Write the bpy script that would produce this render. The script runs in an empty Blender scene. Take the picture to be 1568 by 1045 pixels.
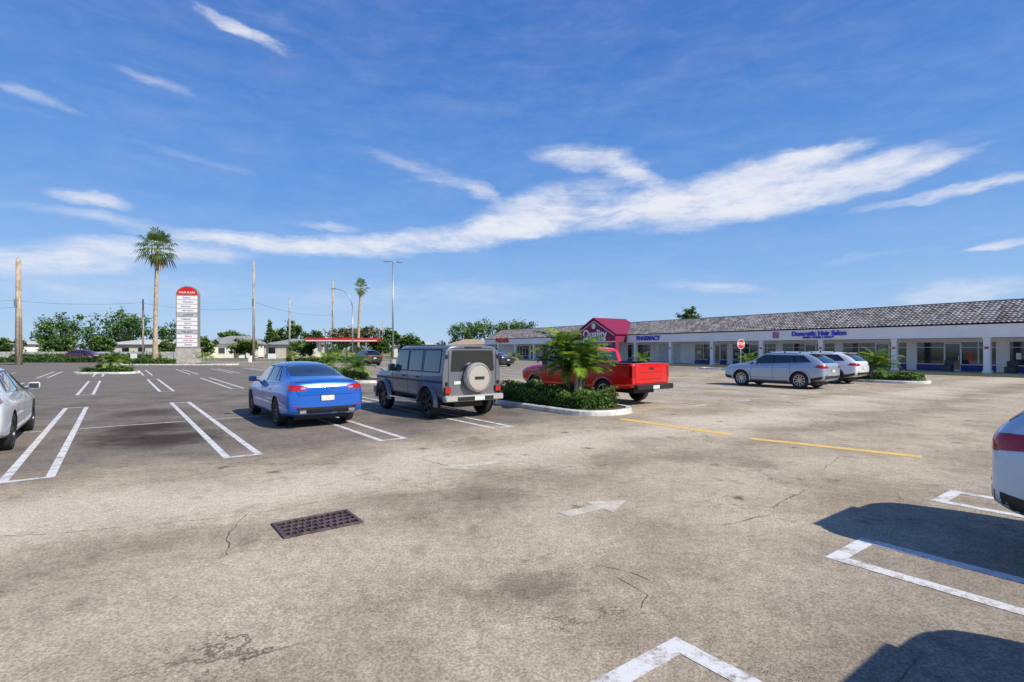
import bpy, math, random, bmesh
from mathutils import Vector, Matrix
from mathutils.bvhtree import BVHTree
random.seed(7)
R=random.random
def rr(a,b): return a+(b-a)*random.random()
scene=bpy.context.scene
U=Vector((-.6,.8,0)); V=Vector((.8,.6,0)); O1=Vector((-4.4,9.19,0))
HU=math.atan2(.8,-.6)
def lot(u,v,z=0.0): return O1+U*u+V*v+Vector((0,0,z))

# ------------------------------------------------------------ materials
def newmat(name):
    m=bpy.data.materials.new(name); m.use_nodes=True
    nt=m.node_tree; b=nt.nodes.get('Principled BSDF'); return m,nt,b
def nd(nt,t,**kw):
    n=nt.nodes.new(t)
    for k,v in kw.items(): setattr(n,k,v)
    return n
def math_(nt,op,a,b=None,c=None,clamp=False):
    n=nt.nodes.new('ShaderNodeMath'); n.operation=op; n.use_clamp=clamp
    for i,x in enumerate((a,b,c)):
        if x is None: continue
        if isinstance(x,(int,float)): n.inputs[i].default_value=x
        else: nt.links.new(x,n.inputs[i])
    return n.outputs[0]
def mixc(nt,fac,a,b,mode='MIX'):
    n=nt.nodes.new('ShaderNodeMix'); n.data_type='RGBA'; n.blend_type=mode
    for inp,x in ((n.inputs[0],fac),(n.inputs[6],a),(n.inputs[7],b)):
        if isinstance(x,(int,float)): inp.default_value=x
        elif isinstance(x,tuple): inp.default_value=(x[0],x[1],x[2],1)
        else: nt.links.new(x,inp)
    return n.outputs[2]
def mrange(nt,x,a,b,c=0.0,d=1.0,smooth=True):
    n=nt.nodes.new('ShaderNodeMapRange'); n.interpolation_type='SMOOTHSTEP' if smooth else 'LINEAR'
    nt.links.new(x,n.inputs[0])
    for i,v in enumerate((a,b,c,d)): n.inputs[i+1].default_value=v
    return n.outputs[0]
def noise(nt,vec,scale,detail=4,rough=.55,dist=0.0):
    n=nt.nodes.new('ShaderNodeTexNoise'); n.inputs['Scale'].default_value=scale
    n.inputs['Detail'].default_value=detail; n.inputs['Roughness'].default_value=rough
    n.inputs['Distortion'].default_value=dist
    if vec is not None: nt.links.new(vec,n.inputs['Vector'])
    return n.outputs['Fac']
def simple(name,col,rough=.6,metal=0,coat=0,var=.15,vscale=3.0,bump=0,spec=.5):
    m,nt,b=newmat(name)
    tc=nd(nt,'ShaderNodeTexCoord').outputs['Object']
    if var>0:
        f=noise(nt,tc,vscale,3)
        f2=mrange(nt,f,.3,.7,1-var,1+var)
        cn=nd(nt,'ShaderNodeVectorMath',operation='SCALE')
        cn.inputs[0].default_value=col; nt.links.new(f2,cn.inputs['Scale'])
        nt.links.new(cn.outputs[0],b.inputs['Base Color'])
    else: b.inputs['Base Color'].default_value=(*col,1)
    b.inputs['Roughness'].default_value=rough; b.inputs['Metallic'].default_value=metal
    b.inputs['Coat Weight'].default_value=coat; b.inputs['Coat Roughness'].default_value=.03
    b.inputs['Specular IOR Level'].default_value=spec
    if bump>0:
        bn=nd(nt,'ShaderNodeBump'); bn.inputs['Strength'].default_value=bump; bn.inputs['Distance'].default_value=.02
        nt.links.new(noise(nt,tc,vscale*10,3),bn.inputs['Height']); nt.links.new(bn.outputs[0],b.inputs['Normal'])
    return m
def leafmat(name,col,trans=.3):
    m,nt,b=newmat(name)
    tc=nd(nt,'ShaderNodeTexCoord').outputs['Object']
    f=noise(nt,tc,1.3,2); f2=mrange(nt,f,.3,.7,.65,1.35)
    cn=nd(nt,'ShaderNodeVectorMath',operation='SCALE'); cn.inputs[0].default_value=col
    nt.links.new(f2,cn.inputs['Scale']); nt.links.new(cn.outputs[0],b.inputs['Base Color'])
    b.inputs['Roughness'].default_value=.5; b.inputs['Specular IOR Level'].default_value=.3
    t=nd(nt,'ShaderNodeBsdfTranslucent'); nt.links.new(cn.outputs[0],t.inputs['Color'])
    mx=nd(nt,'ShaderNodeMixShader'); mx.inputs[0].default_value=trans
    out=nt.nodes['Material Output']
    nt.links.new(b.outputs[0],mx.inputs[1]); nt.links.new(t.outputs[0],mx.inputs[2]); nt.links.new(mx.outputs[0],out.inputs[0])
    return m
M_WHITE=simple('white_stucco',(.88,.86,.82),.8,var=.04,vscale=.7)
M_TRIM=simple('white_trim',(.88,.87,.85),.5,var=.04)
M_GLASSB=simple('storefront_glass',(.03,.035,.04),.05,var=.6,vscale=.6,spec=.9)
M_NAVY=simple('navy_paint',(.03,.045,.24),.5)
M_CONC=simple('concrete',(.46,.43,.38),.85,var=.2,vscale=2)
M_KERB=simple('kerb_concrete',(.66,.64,.58),.8,var=.25,vscale=3,bump=.2)
M_MULCH=simple('mulch',(.12,.075,.045),.95,var=.4,vscale=9,bump=.8)
M_MAG=simple('maroon_stucco',(.24,.010,.060),.7,var=.1)
M_RED=simple('red_paint',(.62,.02,.02),.4)
M_BLUESIGN=simple('blue_sign',(.05,.05,.55),.4)
M_TYRE=simple('tyre_rubber',(.022,.022,.022),.8,var=.2)
M_RIM=simple('rim_alloy',(.5,.5,.52),.3,metal=.9,var=0)
M_RIMD=simple('rim_dark',(.04,.04,.043),.3,metal=.6,var=0)
M_BLK=simple('black_plastic',(.018,.018,.019),.5,var=.1)
M_GLS=simple('car_glass',(.010,.013,.017),.03,var=0,coat=1,spec=.8)
M_TAIL=simple('taillight_red',(.42,.008,.006),.12,var=.1,vscale=20,coat=1)
M_LAMP=simple('headlight_clear',(.55,.58,.62),.1,metal=.5,var=.2,vscale=20,coat=1)
M_PLATE=simple('licence_plate',(.65,.68,.62),.4,var=.25,vscale=25)
M_CHR=simple('chrome',(.75,.75,.76),.12,metal=1,var=0)
M_WOOD=simple('pole_wood',(.46,.37,.26),.85,var=.25,vscale=1.5)
M_PALMTR=simple('palm_bark',(.46,.37,.26),.9,var=.3,vscale=4,bump=.4)
M_BARK=simple('bark',(.16,.12,.08),.9,var=.3,vscale=4)
M_GALV=simple('galvanised_steel',(.42,.42,.42),.45,metal=.7,var=.1)
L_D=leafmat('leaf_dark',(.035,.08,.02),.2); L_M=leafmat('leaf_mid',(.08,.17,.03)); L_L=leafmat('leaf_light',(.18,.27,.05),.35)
L_P=leafmat('palm_leaf',(.25,.37,.04),.4); L_PD=leafmat('palm_leaf_dark',(.09,.18,.03),.3); L_DRY=leafmat('dry_frond',(.36,.25,.11),.2)
def paint(name,col,metal=0.0,rough=.35):
    return simple(name,col,rough,metal=metal,coat=1,var=.03,vscale=1)

# ------------------------------------------------------------ mesh builder
class MB:
    def __init__(s): s.v=[];s.f=[];s.m=[];s.s=[]
    def add(s,vs,fs,mi=0,sm=False,M=None):
        o=len(s.v)
        if M is not None: s.v+=[tuple(M@Vector(p)) for p in vs]
        else: s.v+=[tuple(p) for p in vs]
        for f in fs:
            s.f.append([o+i for i in f]); s.m.append(mi); s.s.append(sm)
    def box(s,x0,x1,y0,y1,z0,z1,mi=0,M=None,ch=0.0):
        if ch<=0:
            vs=[(x0,y0,z0),(x1,y0,z0),(x1,y1,z0),(x0,y1,z0),(x0,y0,z1),(x1,y0,z1),(x1,y1,z1),(x0,y1,z1)]
            s.add(vs,[(0,3,2,1),(4,5,6,7),(0,1,5,4),(1,2,6,5),(2,3,7,6),(3,0,4,7)],mi,False,M); return
        bm_v=[];idx={}
        c=ch
        X=(x0,x1);Y=(y0,y1);Z=(z0,z1)
        for i in (0,1):
            for j in (0,1):
                for k in (0,1):
                    sx=1 if i==0 else -1; sy=1 if j==0 else -1; sz=1 if k==0 else -1
                    idx[(i,j,k,'x')]=len(bm_v); bm_v.append((X[i],Y[j]+sy*c,Z[k]+sz*c))
                    idx[(i,j,k,'y')]=len(bm_v); bm_v.append((X[i]+sx*c,Y[j],Z[k]+sz*c))
                    idx[(i,j,k,'z')]=len(bm_v); bm_v.append((X[i]+sx*c,Y[j]+sy*c,Z[k]))
        fs=[]
        for i in (0,1):
            fs.append([idx[(i,0,0,'x')],idx[(i,1,0,'x')],idx[(i,1,1,'x')],idx[(i,0,1,'x')]])
            fs.append([idx[(0,i,0,'y')],idx[(1,i,0,'y')],idx[(1,i,1,'y')],idx[(0,i,1,'y')]])
            fs.append([idx[(0,0,i,'z')],idx[(1,0,i,'z')],idx[(1,1,i,'z')],idx[(0,1,i,'z')]])
            for j in (0,1):
                fs.append([idx[(i,j,0,'x')],idx[(i,j,1,'x')],idx[(i,j,1,'y')],idx[(i,j,0,'y')]])
                fs.append([idx[(i,0,j,'x')],idx[(i,1,j,'x')],idx[(i,1,j,'z')],idx[(i,0,j,'z')]])
                fs.append([idx[(0,i,j,'y')],idx[(1,i,j,'y')],idx[(1,i,j,'z')],idx[(0,i,j,'z')]])
                for k in (0,1): fs.append([idx[(i,j,k,'x')],idx[(i,j,k,'y')],idx[(i,j,k,'z')]])
        s.add(bm_v,fs,mi,False,M)
    def tube(s,pts,rads,n=8,mi=0,caps=True,sm=True):
        pts=[Vector(p) for p in pts]
        vs=[]
        for i,p in enumerate(pts):
            d=(pts[min(i+1,len(pts)-1)]-pts[max(i-1,0)]).normalized()
            a=d.orthogonal().normalized() if i==0 else (a-d*a.dot(d)).normalized()
            b=d.cross(a)
            for k in range(n):
                t=2*math.pi*k/n; vs.append(p+(a*math.cos(t)+b*math.sin(t))*rads[i])
        fs=[]
        for i in range(len(pts)-1):
            for k in range(n):
                k2=(k+1)%n; fs.append((i*n+k,i*n+k2,(i+1)*n+k2,(i+1)*n+k))
        s.add(vs,fs,mi,sm)
        if caps:
            o=len(s.v)-len(vs)
            s.f.append([o+k for k in range(n)][::-1]); s.m.append(mi); s.s.append(False)
            s.f.append([o+(len(pts)-1)*n+k for k in range(n)]); s.m.append(mi); s.s.append(False)
    def lathe(s,prof,n,c,mi=0,sgn=1,sm=True):  # axis Y through c ; prof (r,y)
        vs=[]
        for r,y in prof:
            for k in range(n):
                t=2*math.pi*k/n; vs.append((c[0]+r*math.cos(t),c[1]+sgn*y,c[2]+r*math.sin(t)))
        fs=[]
        for i in range(len(prof)-1):
            for k in range(n):
                k2=(k+1)%n; fs.append((i*n+k,i*n+k2,(i+1)*n+k2,(i+1)*n+k))
        s.add(vs,fs,mi,sm)
    def build(s,name,mats,parent=None,loc=None,rot=0,sharp=None):
        me=bpy.data.meshes.new(name); me.from_pydata(s.v,[],s.f); 
        for m in mats: me.materials.append(m)
        me.polygons.foreach_set('material_index',s.m); me.polygons.foreach_set('use_smooth',s.s)
        me.update()
        if sharp: me.set_sharp_from_angle(angle=math.radians(sharp))
        o=bpy.data.objects.new(name,me); scene.collection.objects.link(o)
        if parent: o.parent=parent
        if loc is not None: o.location=loc; o.rotation_euler=(0,0,rot)
        return o
def empty(name,loc,rot=0):
    e=bpy.data.objects.new(name,None); e.empty_display_size=.5; scene.collection.objects.link(e)
    e.location=loc; e.rotation_euler=(0,0,rot); return e
def text_obj(name,body,size,mat,parent,loc,rot,depth=.02,bold=0.0,sx=1):
    cu=bpy.data.curves.new(name,'FONT'); cu.body=body; cu.size=size; cu.extrude=depth; cu.align_x='CENTER'; cu.align_y='CENTER'; cu.offset=bold
    t=bpy.data.objects.new('tmp',cu); scene.collection.objects.link(t)
    dg=bpy.context.evaluated_depsgraph_get(); me=bpy.data.meshes.new_from_object(t.evaluated_get(dg))
    bpy.data.objects.remove(t)
    o=bpy.data.objects.new(name,me); me.materials.clear(); me.materials.append(mat); scene.collection.objects.link(o)
    o.parent=parent; o.location=loc; o.rotation_euler=rot; o.scale=(sx,1,1); return o

# ------------------------------------------------------------ world sky
SUNH=Vector((.83,-.55,0)).normalized(); EL=math.radians(40)
w=bpy.data.worlds.new('World'); scene.world=w; w.use_nodes=True
try:
    w.cycles.sampling_method='MANUAL'; w.cycles.sample_map_resolution=256
except Exception: pass
nt=w.node_tree; bg=nt.nodes['Background']
sky=nd(nt,'ShaderNodeTexSky',sky_type='NISHITA'); sky.sun_disc=False; sky.sun_elevation=EL
sky.sun_rotation=math.atan2(SUNH.x,SUNH.y); sky.air_density=1.0; sky.dust_density=.5; sky.ozone_density=3
tc=nd(nt,'ShaderNodeTexCoord').outputs['Generated']
sp=nd(nt,'ShaderNodeSeparateXYZ'); nt.links.new(tc,sp.inputs[0])
az=math_(nt,'ARCTAN2',sp.outputs[0],sp.outputs[1])
el=math_(nt,'ARCSINE',sp.outputs[2])
cb=nd(nt,'ShaderNodeCombineXYZ'); nt.links.new(az,cb.inputs[0]); nt.links.new(el,cb.inputs[1])
P=cb.outputs[0]
def vscale(vec,s,rotz=0):
    m=nd(nt,'ShaderNodeMapping'); m.inputs['Scale'].default_value=s; m.inputs['Rotation'].default_value=(0,0,rotz); nt.links.new(vec,m.inputs[0]); return m.outputs[0]
wn=nd(nt,'ShaderNodeTexNoise'); wn.inputs['Scale'].default_value=4; wn.inputs['Detail'].default_value=5; wn.inputs['Roughness'].default_value=.68
nt.links.new(vscale(P,(1,2.4,1)),wn.inputs['Vector'])
ws=nd(nt,'ShaderNodeVectorMath',operation='SUBTRACT'); nt.links.new(wn.outputs['Color'],ws.inputs[0]); ws.inputs[1].default_value=(.5,.5,.5)
wm=nd(nt,'ShaderNodeVectorMath',operation='MULTIPLY'); nt.links.new(ws.outputs[0],wm.inputs[0]); wm.inputs[1].default_value=(.17,.055,0)
wa=nd(nt,'ShaderNodeVectorMath',operation='ADD'); nt.links.new(P,wa.inputs[0]); nt.links.new(wm.outputs[0],wa.inputs[1])
PW=wa.outputs[0]
# cloud streaks: azimuth, elevation, half-length, half-height, tilt, strength
def D(px,py,rx,ry,t,s):
    a=math.atan((px-784)/807); e=math.atan((534.5-py)/807*math.cos(a))
    return (a,e,rx/807*math.cos(a)**1.6,ry/807*math.cos(a),math.radians(t),s)
blobs=[D(60,400,230,32,3,.8),D(240,388,200,24,3,.75),D(430,376,240,20,-1,.9),D(630,370,210,22,4,.95),
 D(800,345,190,30,9,.95),D(745,300,70,22,-35,.6),D(860,310,150,40,8,.8),D(895,243,110,20,-4,.7),D(960,262,110,26,-24,.7),D(1000,318,240,34,4,.95),
 D(1100,290,210,38,6,.95),D(1225,248,120,22,6,.85),D(1190,300,270,34,7,1.0),D(1370,272,150,20,9,.85),D(1450,300,190,12,2,.7),
 D(660,262,130,14,-14,.45),D(365,42,90,13,-14,.65),D(240,127,75,12,-6,.5),D(55,153,90,14,-6,.55),D(150,302,85,16,-3,.65),
 D(170,335,190,16,-2,.5),D(510,345,70,11,-2,.5),D(290,235,150,9,-6,.32),D(1520,378,90,12,5,.7),D(1095,443,120,12,-3,.5),
 D(1460,450,160,22,4,.6),D(1330,396,110,8,6,.3),D(420,30,160,14,-12,.25),D(160,440,330,36,0,.42),D(650,455,420,30,2,.36)]
acc=None
for a,e,ra,re,t,s in blobs:
    m=nd(nt,'ShaderNodeMapping'); m.vector_type='TEXTURE'
    m.inputs['Location'].default_value=(a,e,0); m.inputs['Rotation'].default_value=(0,0,t); m.inputs['Scale'].default_value=(ra,re,1)
    nt.links.new(PW,m.inputs[0])
    d=nd(nt,'ShaderNodeVectorMath',operation='DOT_PRODUCT'); nt.links.new(m.outputs[0],d.inputs[0]); nt.links.new(m.outputs[0],d.inputs[1])
    g=math_(nt,'SUBTRACT',1.0,d.outputs['Value'],clamp=True)
    g=math_(nt,'MULTIPLY',g,s)
    acc=g if acc is None else math_(nt,'SMOOTH_MAX',acc,g,.25)
fib=noise(nt,vscale(PW,(2.6,16,1),math.radians(-7)),1.7,7,.68,.5)
fib2=noise(nt,vscale(P,(4,9,1)),3.2,6,.68,.4)
tex=math_(nt,'ADD',math_(nt,'MULTIPLY',fib,2.0),math_(nt,'MULTIPLY',fib2,1.4))
den=math_(nt,'MULTIPLY',acc,math_(nt,'SUBTRACT',tex,.66))
alpha=mrange(nt,den,.03,1.18,0,.93)
alpha=math_(nt,'MAXIMUM',alpha,mrange(nt,fib,.62,.9,0,.10))
alpha=math_(nt,'MULTIPLY',alpha,mrange(nt,el,-.01,.05,0,1))
K=1/.105
rp=nd(nt,'ShaderNodeValToRGB'); nt.links.new(mrange(nt,el,0,1.0,0,1,False),rp.inputs[0]); rp.color_ramp.interpolation='B_SPLINE'
els=rp.color_ramp.elements
stops=[(0,(.47,.66,.90)),(.10,(.27,.51,.88)),(.25,(.115,.335,.80)),(.5,(.042,.19,.63)),(1,(.02,.10,.42))]
els[0].position=0; els[1].position=1
for p_,c_ in stops[1:-1]: els.new(p_)
for e_,(p_,c_) in zip(els,stops): e_.position=p_; e_.color=(*c_,1)
rk=nd(nt,'ShaderNodeVectorMath',operation='SCALE'); nt.links.new(rp.outputs[0],rk.inputs[0]); rk.inputs['Scale'].default_value=K
base=mixc(nt,.88,sky.outputs[0],rk.outputs[0])
col=mixc(nt,alpha,base,(8.2,8.3,8.9))
nt.links.new(col,bg.inputs['Color']); bg.inputs['Strength'].default_value=.105
sun=bpy.data.lights.new('sun','SUN'); sun.energy=5.0; sun.angle=math.radians(.53); sun.color=(1,.94,.83)
so=bpy.data.objects.new('sun',sun); scene.collection.objects.link(so)
sv=(SUNH*math.cos(EL)+Vector((0,0,math.sin(EL)))); so.rotation_euler=sv.to_track_quat('Z','Y').to_euler(); so.location=(20,-20,40)

# ------------------------------------------------------------ ground sheets
def sheet(name,pts,z,mat):
    me=bpy.data.meshes.new(name); me.from_pydata([(p[0],p[1],z) for p in pts],[],[list(range(len(pts)))]); me.materials.append(mat)
    o=bpy.data.objects.new(name,me); scene.collection.objects.link(o); return o
mg,nt,b=newmat('dry_grass_ground'); tcn=nd(nt,'ShaderNodeTexCoord').outputs['Object']
c=mixc(nt,mrange(nt,noise(nt,tcn,.12,5),.35,.65),(.14,.17,.045),(.36,.31,.15)); nt.links.new(c,b.inputs['Base Color']); b.inputs['Roughness'].default_value=.95
sheet('ground',[(-1800,-600),(1800,-600),(1800,2500),(-1800,2500)],0,mg)

ma,nt,b=newmat('weathered_asphalt'); tcn=nd(nt,'ShaderNodeTexCoord').outputs['Object']
def dotc(v,off):
    n=nd(nt,'ShaderNodeVectorMath',operation='DOT_PRODUCT'); nt.links.new(tcn,n.inputs[0]); n.inputs[1].default_value=v
    return math_(nt,'SUBTRACT',n.outputs['Value'],off)
uu=dotc(tuple(U),O1.dot(U)); vv=dotc(tuple(V),O1.dot(V))
n1=noise(nt,tcn,.35,5,.6); nb=math_(nt,'MULTIPLY',math_(nt,'SUBTRACT',n1,.5),5.0)
nm=noise(nt,tcn,1.7,6,.7)            # shared mid-scale noise
nl_=noise(nt,tcn,.55,6,.68)
uw=math_(nt,'ADD',uu,nb); vw=math_(nt,'ADD',vv,nb)
stall=math_(nt,'MULTIPLY',mrange(nt,uw,-.8,1.4),mrange(nt,vw,7.0,10.0,1,0))
stall2=mrange(nt,uw,-9.5,-7.2,1,0)
stall3=math_(nt,'MULTIPLY',mrange(nt,uw,13,20),.6)
tan_=mixc(nt,mrange(nt,nl_,.3,.7),(.315,.255,.180),(.53,.445,.325))
grey=mixc(nt,mrange(nt,nl_,.3,.7),(.125,.108,.090),(.235,.203,.168))
c=mixc(nt,math_(nt,'MULTIPLY',stall,.95),tan_,grey)
c=mixc(nt,math_(nt,'MULTIPLY',stall2,.5),c,mixc(nt,.5,grey,(.24,.22,.20)))
c=mixc(nt,stall3,c,(.20,.178,.153))
band=math_(nt,'ABSOLUTE',math_(nt,'ADD',uw,2.4)); c=mixc(nt,mrange(nt,band,0,1.7,.7,0),c,(.66,.575,.44))
band=math_(nt,'ABSOLUTE',math_(nt,'ADD',uw,5.7)); c=mixc(nt,mrange(nt,band,0,1.1,.35,0),c,(.58,.50,.375))
band=math_(nt,'ABSOLUTE',math_(nt,'ADD',uw,4.3)); c=mixc(nt,mrange(nt,band,0,.7,.32,0),c,(.22,.18,.13))
# square utility patches with different tone
pb=nd(nt,'ShaderNodeTexVoronoi',distance='CHEBYCHEV'); pb.inputs['Scale'].default_value=.16; nt.links.new(tcn,pb.inputs['Vector'])
ps=nd(nt,'ShaderNodeSeparateColor'); nt.links.new(pb.outputs['Color'],ps.inputs[0])
c=mixc(nt,mrange(nt,ps.outputs[0],.72,.80,0,.22),c,(.24,.20,.155))
c=mixc(nt,mrange(nt,nm,.55,.72,0,.55),c,(.13,.102,.075))
vo=nd(nt,'ShaderNodeTexVoronoi'); vo.inputs['Scale'].default_value=.95; nt.links.new(tcn,vo.inputs['Vector'])
n7=noise(nt,tcn,9,5,.75)
dd=math_(nt,'ADD',vo.outputs['Distance'],math_(nt,'MULTIPLY',math_(nt,'SUBTRACT',n7,.5),.26))
c=mixc(nt,mrange(nt,dd,.02,.13,.75,0),c,(.085,.062,.045))
ag=noise(nt,tcn,48,2,.8); c=mixc(nt,.6,c,mixc(nt,mrange(nt,ag,.34,.66),(.28,.27,.26),(.73,.73,.71)),'OVERLAY')
c=mixc(nt,.35,c,mixc(nt,mrange(nt,n7,.3,.7),(.27,.27,.27),(.73,.73,.73)),'OVERLAY')
wx=nd(nt,'ShaderNodeVectorMath',operation='SCALE'); wx.inputs[0].default_value=(1,.7,0); nt.links.new(math_(nt,'MULTIPLY',nm,1.5),wx.inputs['Scale'])
wy=nd(nt,'ShaderNodeVectorMath',operation='ADD'); nt.links.new(tcn,wy.inputs[0]); nt.links.new(wx.outputs[0],wy.inputs[1])
vc=nd(nt,'ShaderNodeTexVoronoi',feature='DISTANCE_TO_EDGE'); vc.inputs['Scale'].default_value=.42; nt.links.new(wy.outputs[0],vc.inputs['Vector'])
ck=mrange(nt,vc.outputs['Distance'],.0,.0045,1,0); ck=math_(nt,'MULTIPLY',ck,mrange(nt,n1,.44,.56))
c=mixc(nt,math_(nt,'MULTIPLY',ck,.8),c,(.07,.055,.042))
# old oil stains
nst=math_(nt,'MULTIPLY',math_(nt,'SUBTRACT',nm,.5),2.0)
for (su,sv_,r1,k) in ((5.0,-1.4,1.5,.95),(3.0,-1.2,1.5,.95),(3.8,-2.0,1.0,.7),(8.6,-1.4,1.3,.65),(4.2,-7.0,1.2,.65),(2.6,4.0,.9,.5),(-5.6,6.2,.6,.4),(-4.6,1.6,.9,.4),(-10.2,7.2,.9,.6),(22,-6,1.4,.5),(-9.6,-.9,.8,.55),(-7.2,-1.8,.7,.5),(-6.8,.6,.5,.45)):
    dx=math_(nt,'SUBTRACT',uu,su); dy=math_(nt,'SUBTRACT',vv,sv_)
    q=math_(nt,'SQRT',math_(nt,'ADD',math_(nt,'MULTIPLY',dx,dx),math_(nt,'MULTIPLY',dy,dy)))
    c=mixc(nt,mrange(nt,math_(nt,'ADD',q,nst),r1*.2,r1,k,0),c,(.05,.034,.027))
nt.links.new(c,b.inputs['Base Color']); b.inputs['Roughness'].default_value=.92; b.inputs['Specular IOR Level'].default_value=.2
bn=nd(nt,'ShaderNodeBump'); bn.inputs['Strength'].default_value=.4; bn.inputs['Distance'].default_value=.010
nt.links.new(math_(nt,'SUBTRACT',math_(nt,'ADD',ag,n7),math_(nt,'MULTIPLY',ck,1.5)),bn.inputs['Height']); nt.links.new(bn.outputs[0],b.inputs['Normal'])
sheet('parking_lot',[(-110,-25),(75,-25),(75,150),(-5,150),(-16,71),(-110,71)],.004,ma)
mr=simple('street_asphalt',(.20,.19,.175),.9,var=.2,vscale=.5)
sheet('road',[(-400,78),(-13,78),(-8,92),(-400,92)],.004,mr)
msw=simple('sidewalk_concrete',(.52,.49,.43),.9,var=.15,vscale=.6)
sheet('sidewalk',[(-400,74.2),(-15.4,74.2),(-15.2,76),(-400,76)],.004,msw)

def worn(name,col,under,lo,hi,scale=5):
    m,nt,b=newmat(name); t=nd(nt,'ShaderNodeTexCoord').outputs['Object']
    f=mrange(nt,math_(nt,'ADD',math_(nt,'MULTIPLY',noise(nt,t,scale,5,.75),.6),math_(nt,'MULTIPLY',noise(nt,t,scale*9,3,.8),.4)),lo,hi)
    nt.links.new(mixc(nt,f,col,under),b.inputs['Base Color']); b.inputs['Roughness'].default_value=.8; return m
M_LINE=worn('white_road_paint',(.74,.73,.70),(.32,.28,.23),.46,.63)
M_ARROW=worn('faded_white_paint',(.74,.68,.58),(.50,.42,.31),.36,.60,4)
M_YELL=worn('yellow_road_paint',(.85,.54,.12),(.55,.43,.22),.46,.66)
def strip(mb,a,bq,wd,z=.008,mi=0):
    a=Vector((a[0],a[1],0));bq=Vector((bq[0],bq[1],0)); d=(bq-a); d.normalize(); n=Vector((-d.y,d.x,0))*wd/2
    mb.add([(p.x,p.y,z) for p in (a-n,bq-n,bq+n,a+n)],[(0,1,2,3)],mi)
lines=MB()
def pair(v1,v0,u0,u1,wd=.11,cap0=True,cap1=False,z=.008):
    strip(lines,lot(u0,v0),lot(u1,v0),wd,z); strip(lines,lot(u0,v1),lot(u1,v1),wd,z)
    lo,hi=min(v0,v1)+wd/2,max(v0,v1)-wd/2
    s=1 if u1>u0 else -1
    if cap0: strip(lines,lot(u0+s*wd/2,lo),lot(u0+s*wd/2,hi),wd,z)
    if cap1: strip(lines,lot(u1-s*wd/2,lo),lot(u1-s*wd/2,hi),wd,z)
sp_=2.76
for k in range(-5,3): pair(k*sp_,k*sp_-.5,0,11.5,cap1=True)
for k in range(-5,2):
    strip(lines,lot(5.75,k*sp_+.08),lot(5.75,(k+1)*sp_-.58),.08)
for k in range(5,11): pair(k*sp_-.3,k*sp_-.8,0,11.5,cap1=True)
for k in range(-12,3): pair(k*sp_,k*sp_-.5,17.2,28.7,cap1=True)
for k in range(4,14): pair(k*sp_+.9,k*sp_+.4,17.2,28.7,cap1=True)
for k in range(-12,12): pair(k*sp_,k*sp_-.5,34.4,45.9,cap1=True)
for vr in (-2.8,.12,3.09,5.98,8.8,11.7,14.6): pair(vr,vr+.68,-7.92,-13.6,wd=.135)
lines.build('parking_lines',[M_LINE])
yl=MB(); strip(yl,(2.86,13.9),(4.70,11.30),.27); strip(yl,(4.90,10.85),(7.0,9.0),.25)
yl.build('yellow_line',[M_YELL])
def arrow(name,tail,tip,wid,head):
    a=Vector((*tail,0));t=Vector((*tip,0)); d=(t-a).normalized(); n=Vector((-d.y,d.x,0)); L=(t-a).length
    pts=[a-n*wid*.42,a+d*(L-head)-n*wid*.34,a+d*(L-head)-n*wid,t,a+d*(L-head)+n*wid,a+d*(L-head)+n*wid*.34,a+n*wid*.42]
    sheet(name,pts,.008,M_ARROW)
arrow('painted_arrow',(.58,5.86),(1.40,6.42),.24,.48); arrow('painted_arrow',(-.15,8.62),(-1.12,8.10),.24,.42)
mcr=simple('crack_filler',(.11,.09,.07),.9,var=.3,vscale=8)
ckm=MB()
def crack(pts,wd):
    P0=Vector((*pts[0],0))
    for q in pts[1:]:
        Q=Vector((*q,0)); n=max(2,int((Q-P0).length/.10)); prev=P0
        for i in range(1,n+1):
            p=P0.lerp(Q,i/n)+(Vector((rr(-.02,.02),rr(-.02,.02),0)) if i<n else Vector((0,0,0)))
            strip(ckm,prev,p,wd*rr(.3,1.2),.0065); prev=p
        P0=Q
crack([(-2.95,5.85),(-2.86,5.45),(-2.80,5.2),(-2.55,4.72)],.012)
crack([(.85,4.25),(1.02,3.95),(.92,3.75)],.008); crack([(.72,4.5),(.98,4.35),(1.1,4.2)],.007)
crack([(-6.5,5.0),(-4.6,5.25),(-2.95,5.85)],.007); crack([(-1.6,8.9),(-.9,8.2)],.010)
crack([(-1.6,8.95),(3.2,12.9)],.009); crack([(-2.95,5.85),(-1.0,7.4),(.6,8.2)],.007)
ckm.build('asphalt_cracks',[mcr])

# ------------------------------------------------------------ storm grate
M_IRON=simple('cast_iron',(.13,.085,.085),.7,metal=.2,var=.4,vscale=14,bump=.3)
M_PIT_SHADE=simple('drain_pit_shade',(.010,.010,.010),.9)
g=MB(); gl,gw=.80,.52
g.box(-gl/2,gl/2,-gw/2,gw/2,.006,.010,1)  # flat black sheet stands in for the shade below the bars
fr=.035
g.box(-gl/2,gl/2,-gw/2,-gw/2+fr,.0105,.024,0); g.box(-gl/2,gl/2,gw/2-fr,gw/2,.0105,.024,0)
g.box(-gl/2,-gl/2+fr,-gw/2+fr,gw/2-fr,.0105,.024,0); g.box(gl/2-fr,gl/2,-gw/2+fr,gw/2-fr,.0105,.024,0)
for j in range(1,4):
    y=-gw/2+fr+j*(gw-2*fr)/4; g.box(-gl/2+fr,gl/2-fr,y-.010,y+.010,.0105,.023,0)
for i in range(1,11):
    x=-gl/2+fr+i*(gl-2*fr)/11
    for j in range(4):
        y0=-gw/2+fr+j*(gw-2*fr)/4+.010; y1=y0+(gw-2*fr)/4-.020; o=.018 if j%2 else -.018
        g.box(x+o-.010,x+o+.010,y0,y1,.0105,.022,0)
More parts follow.
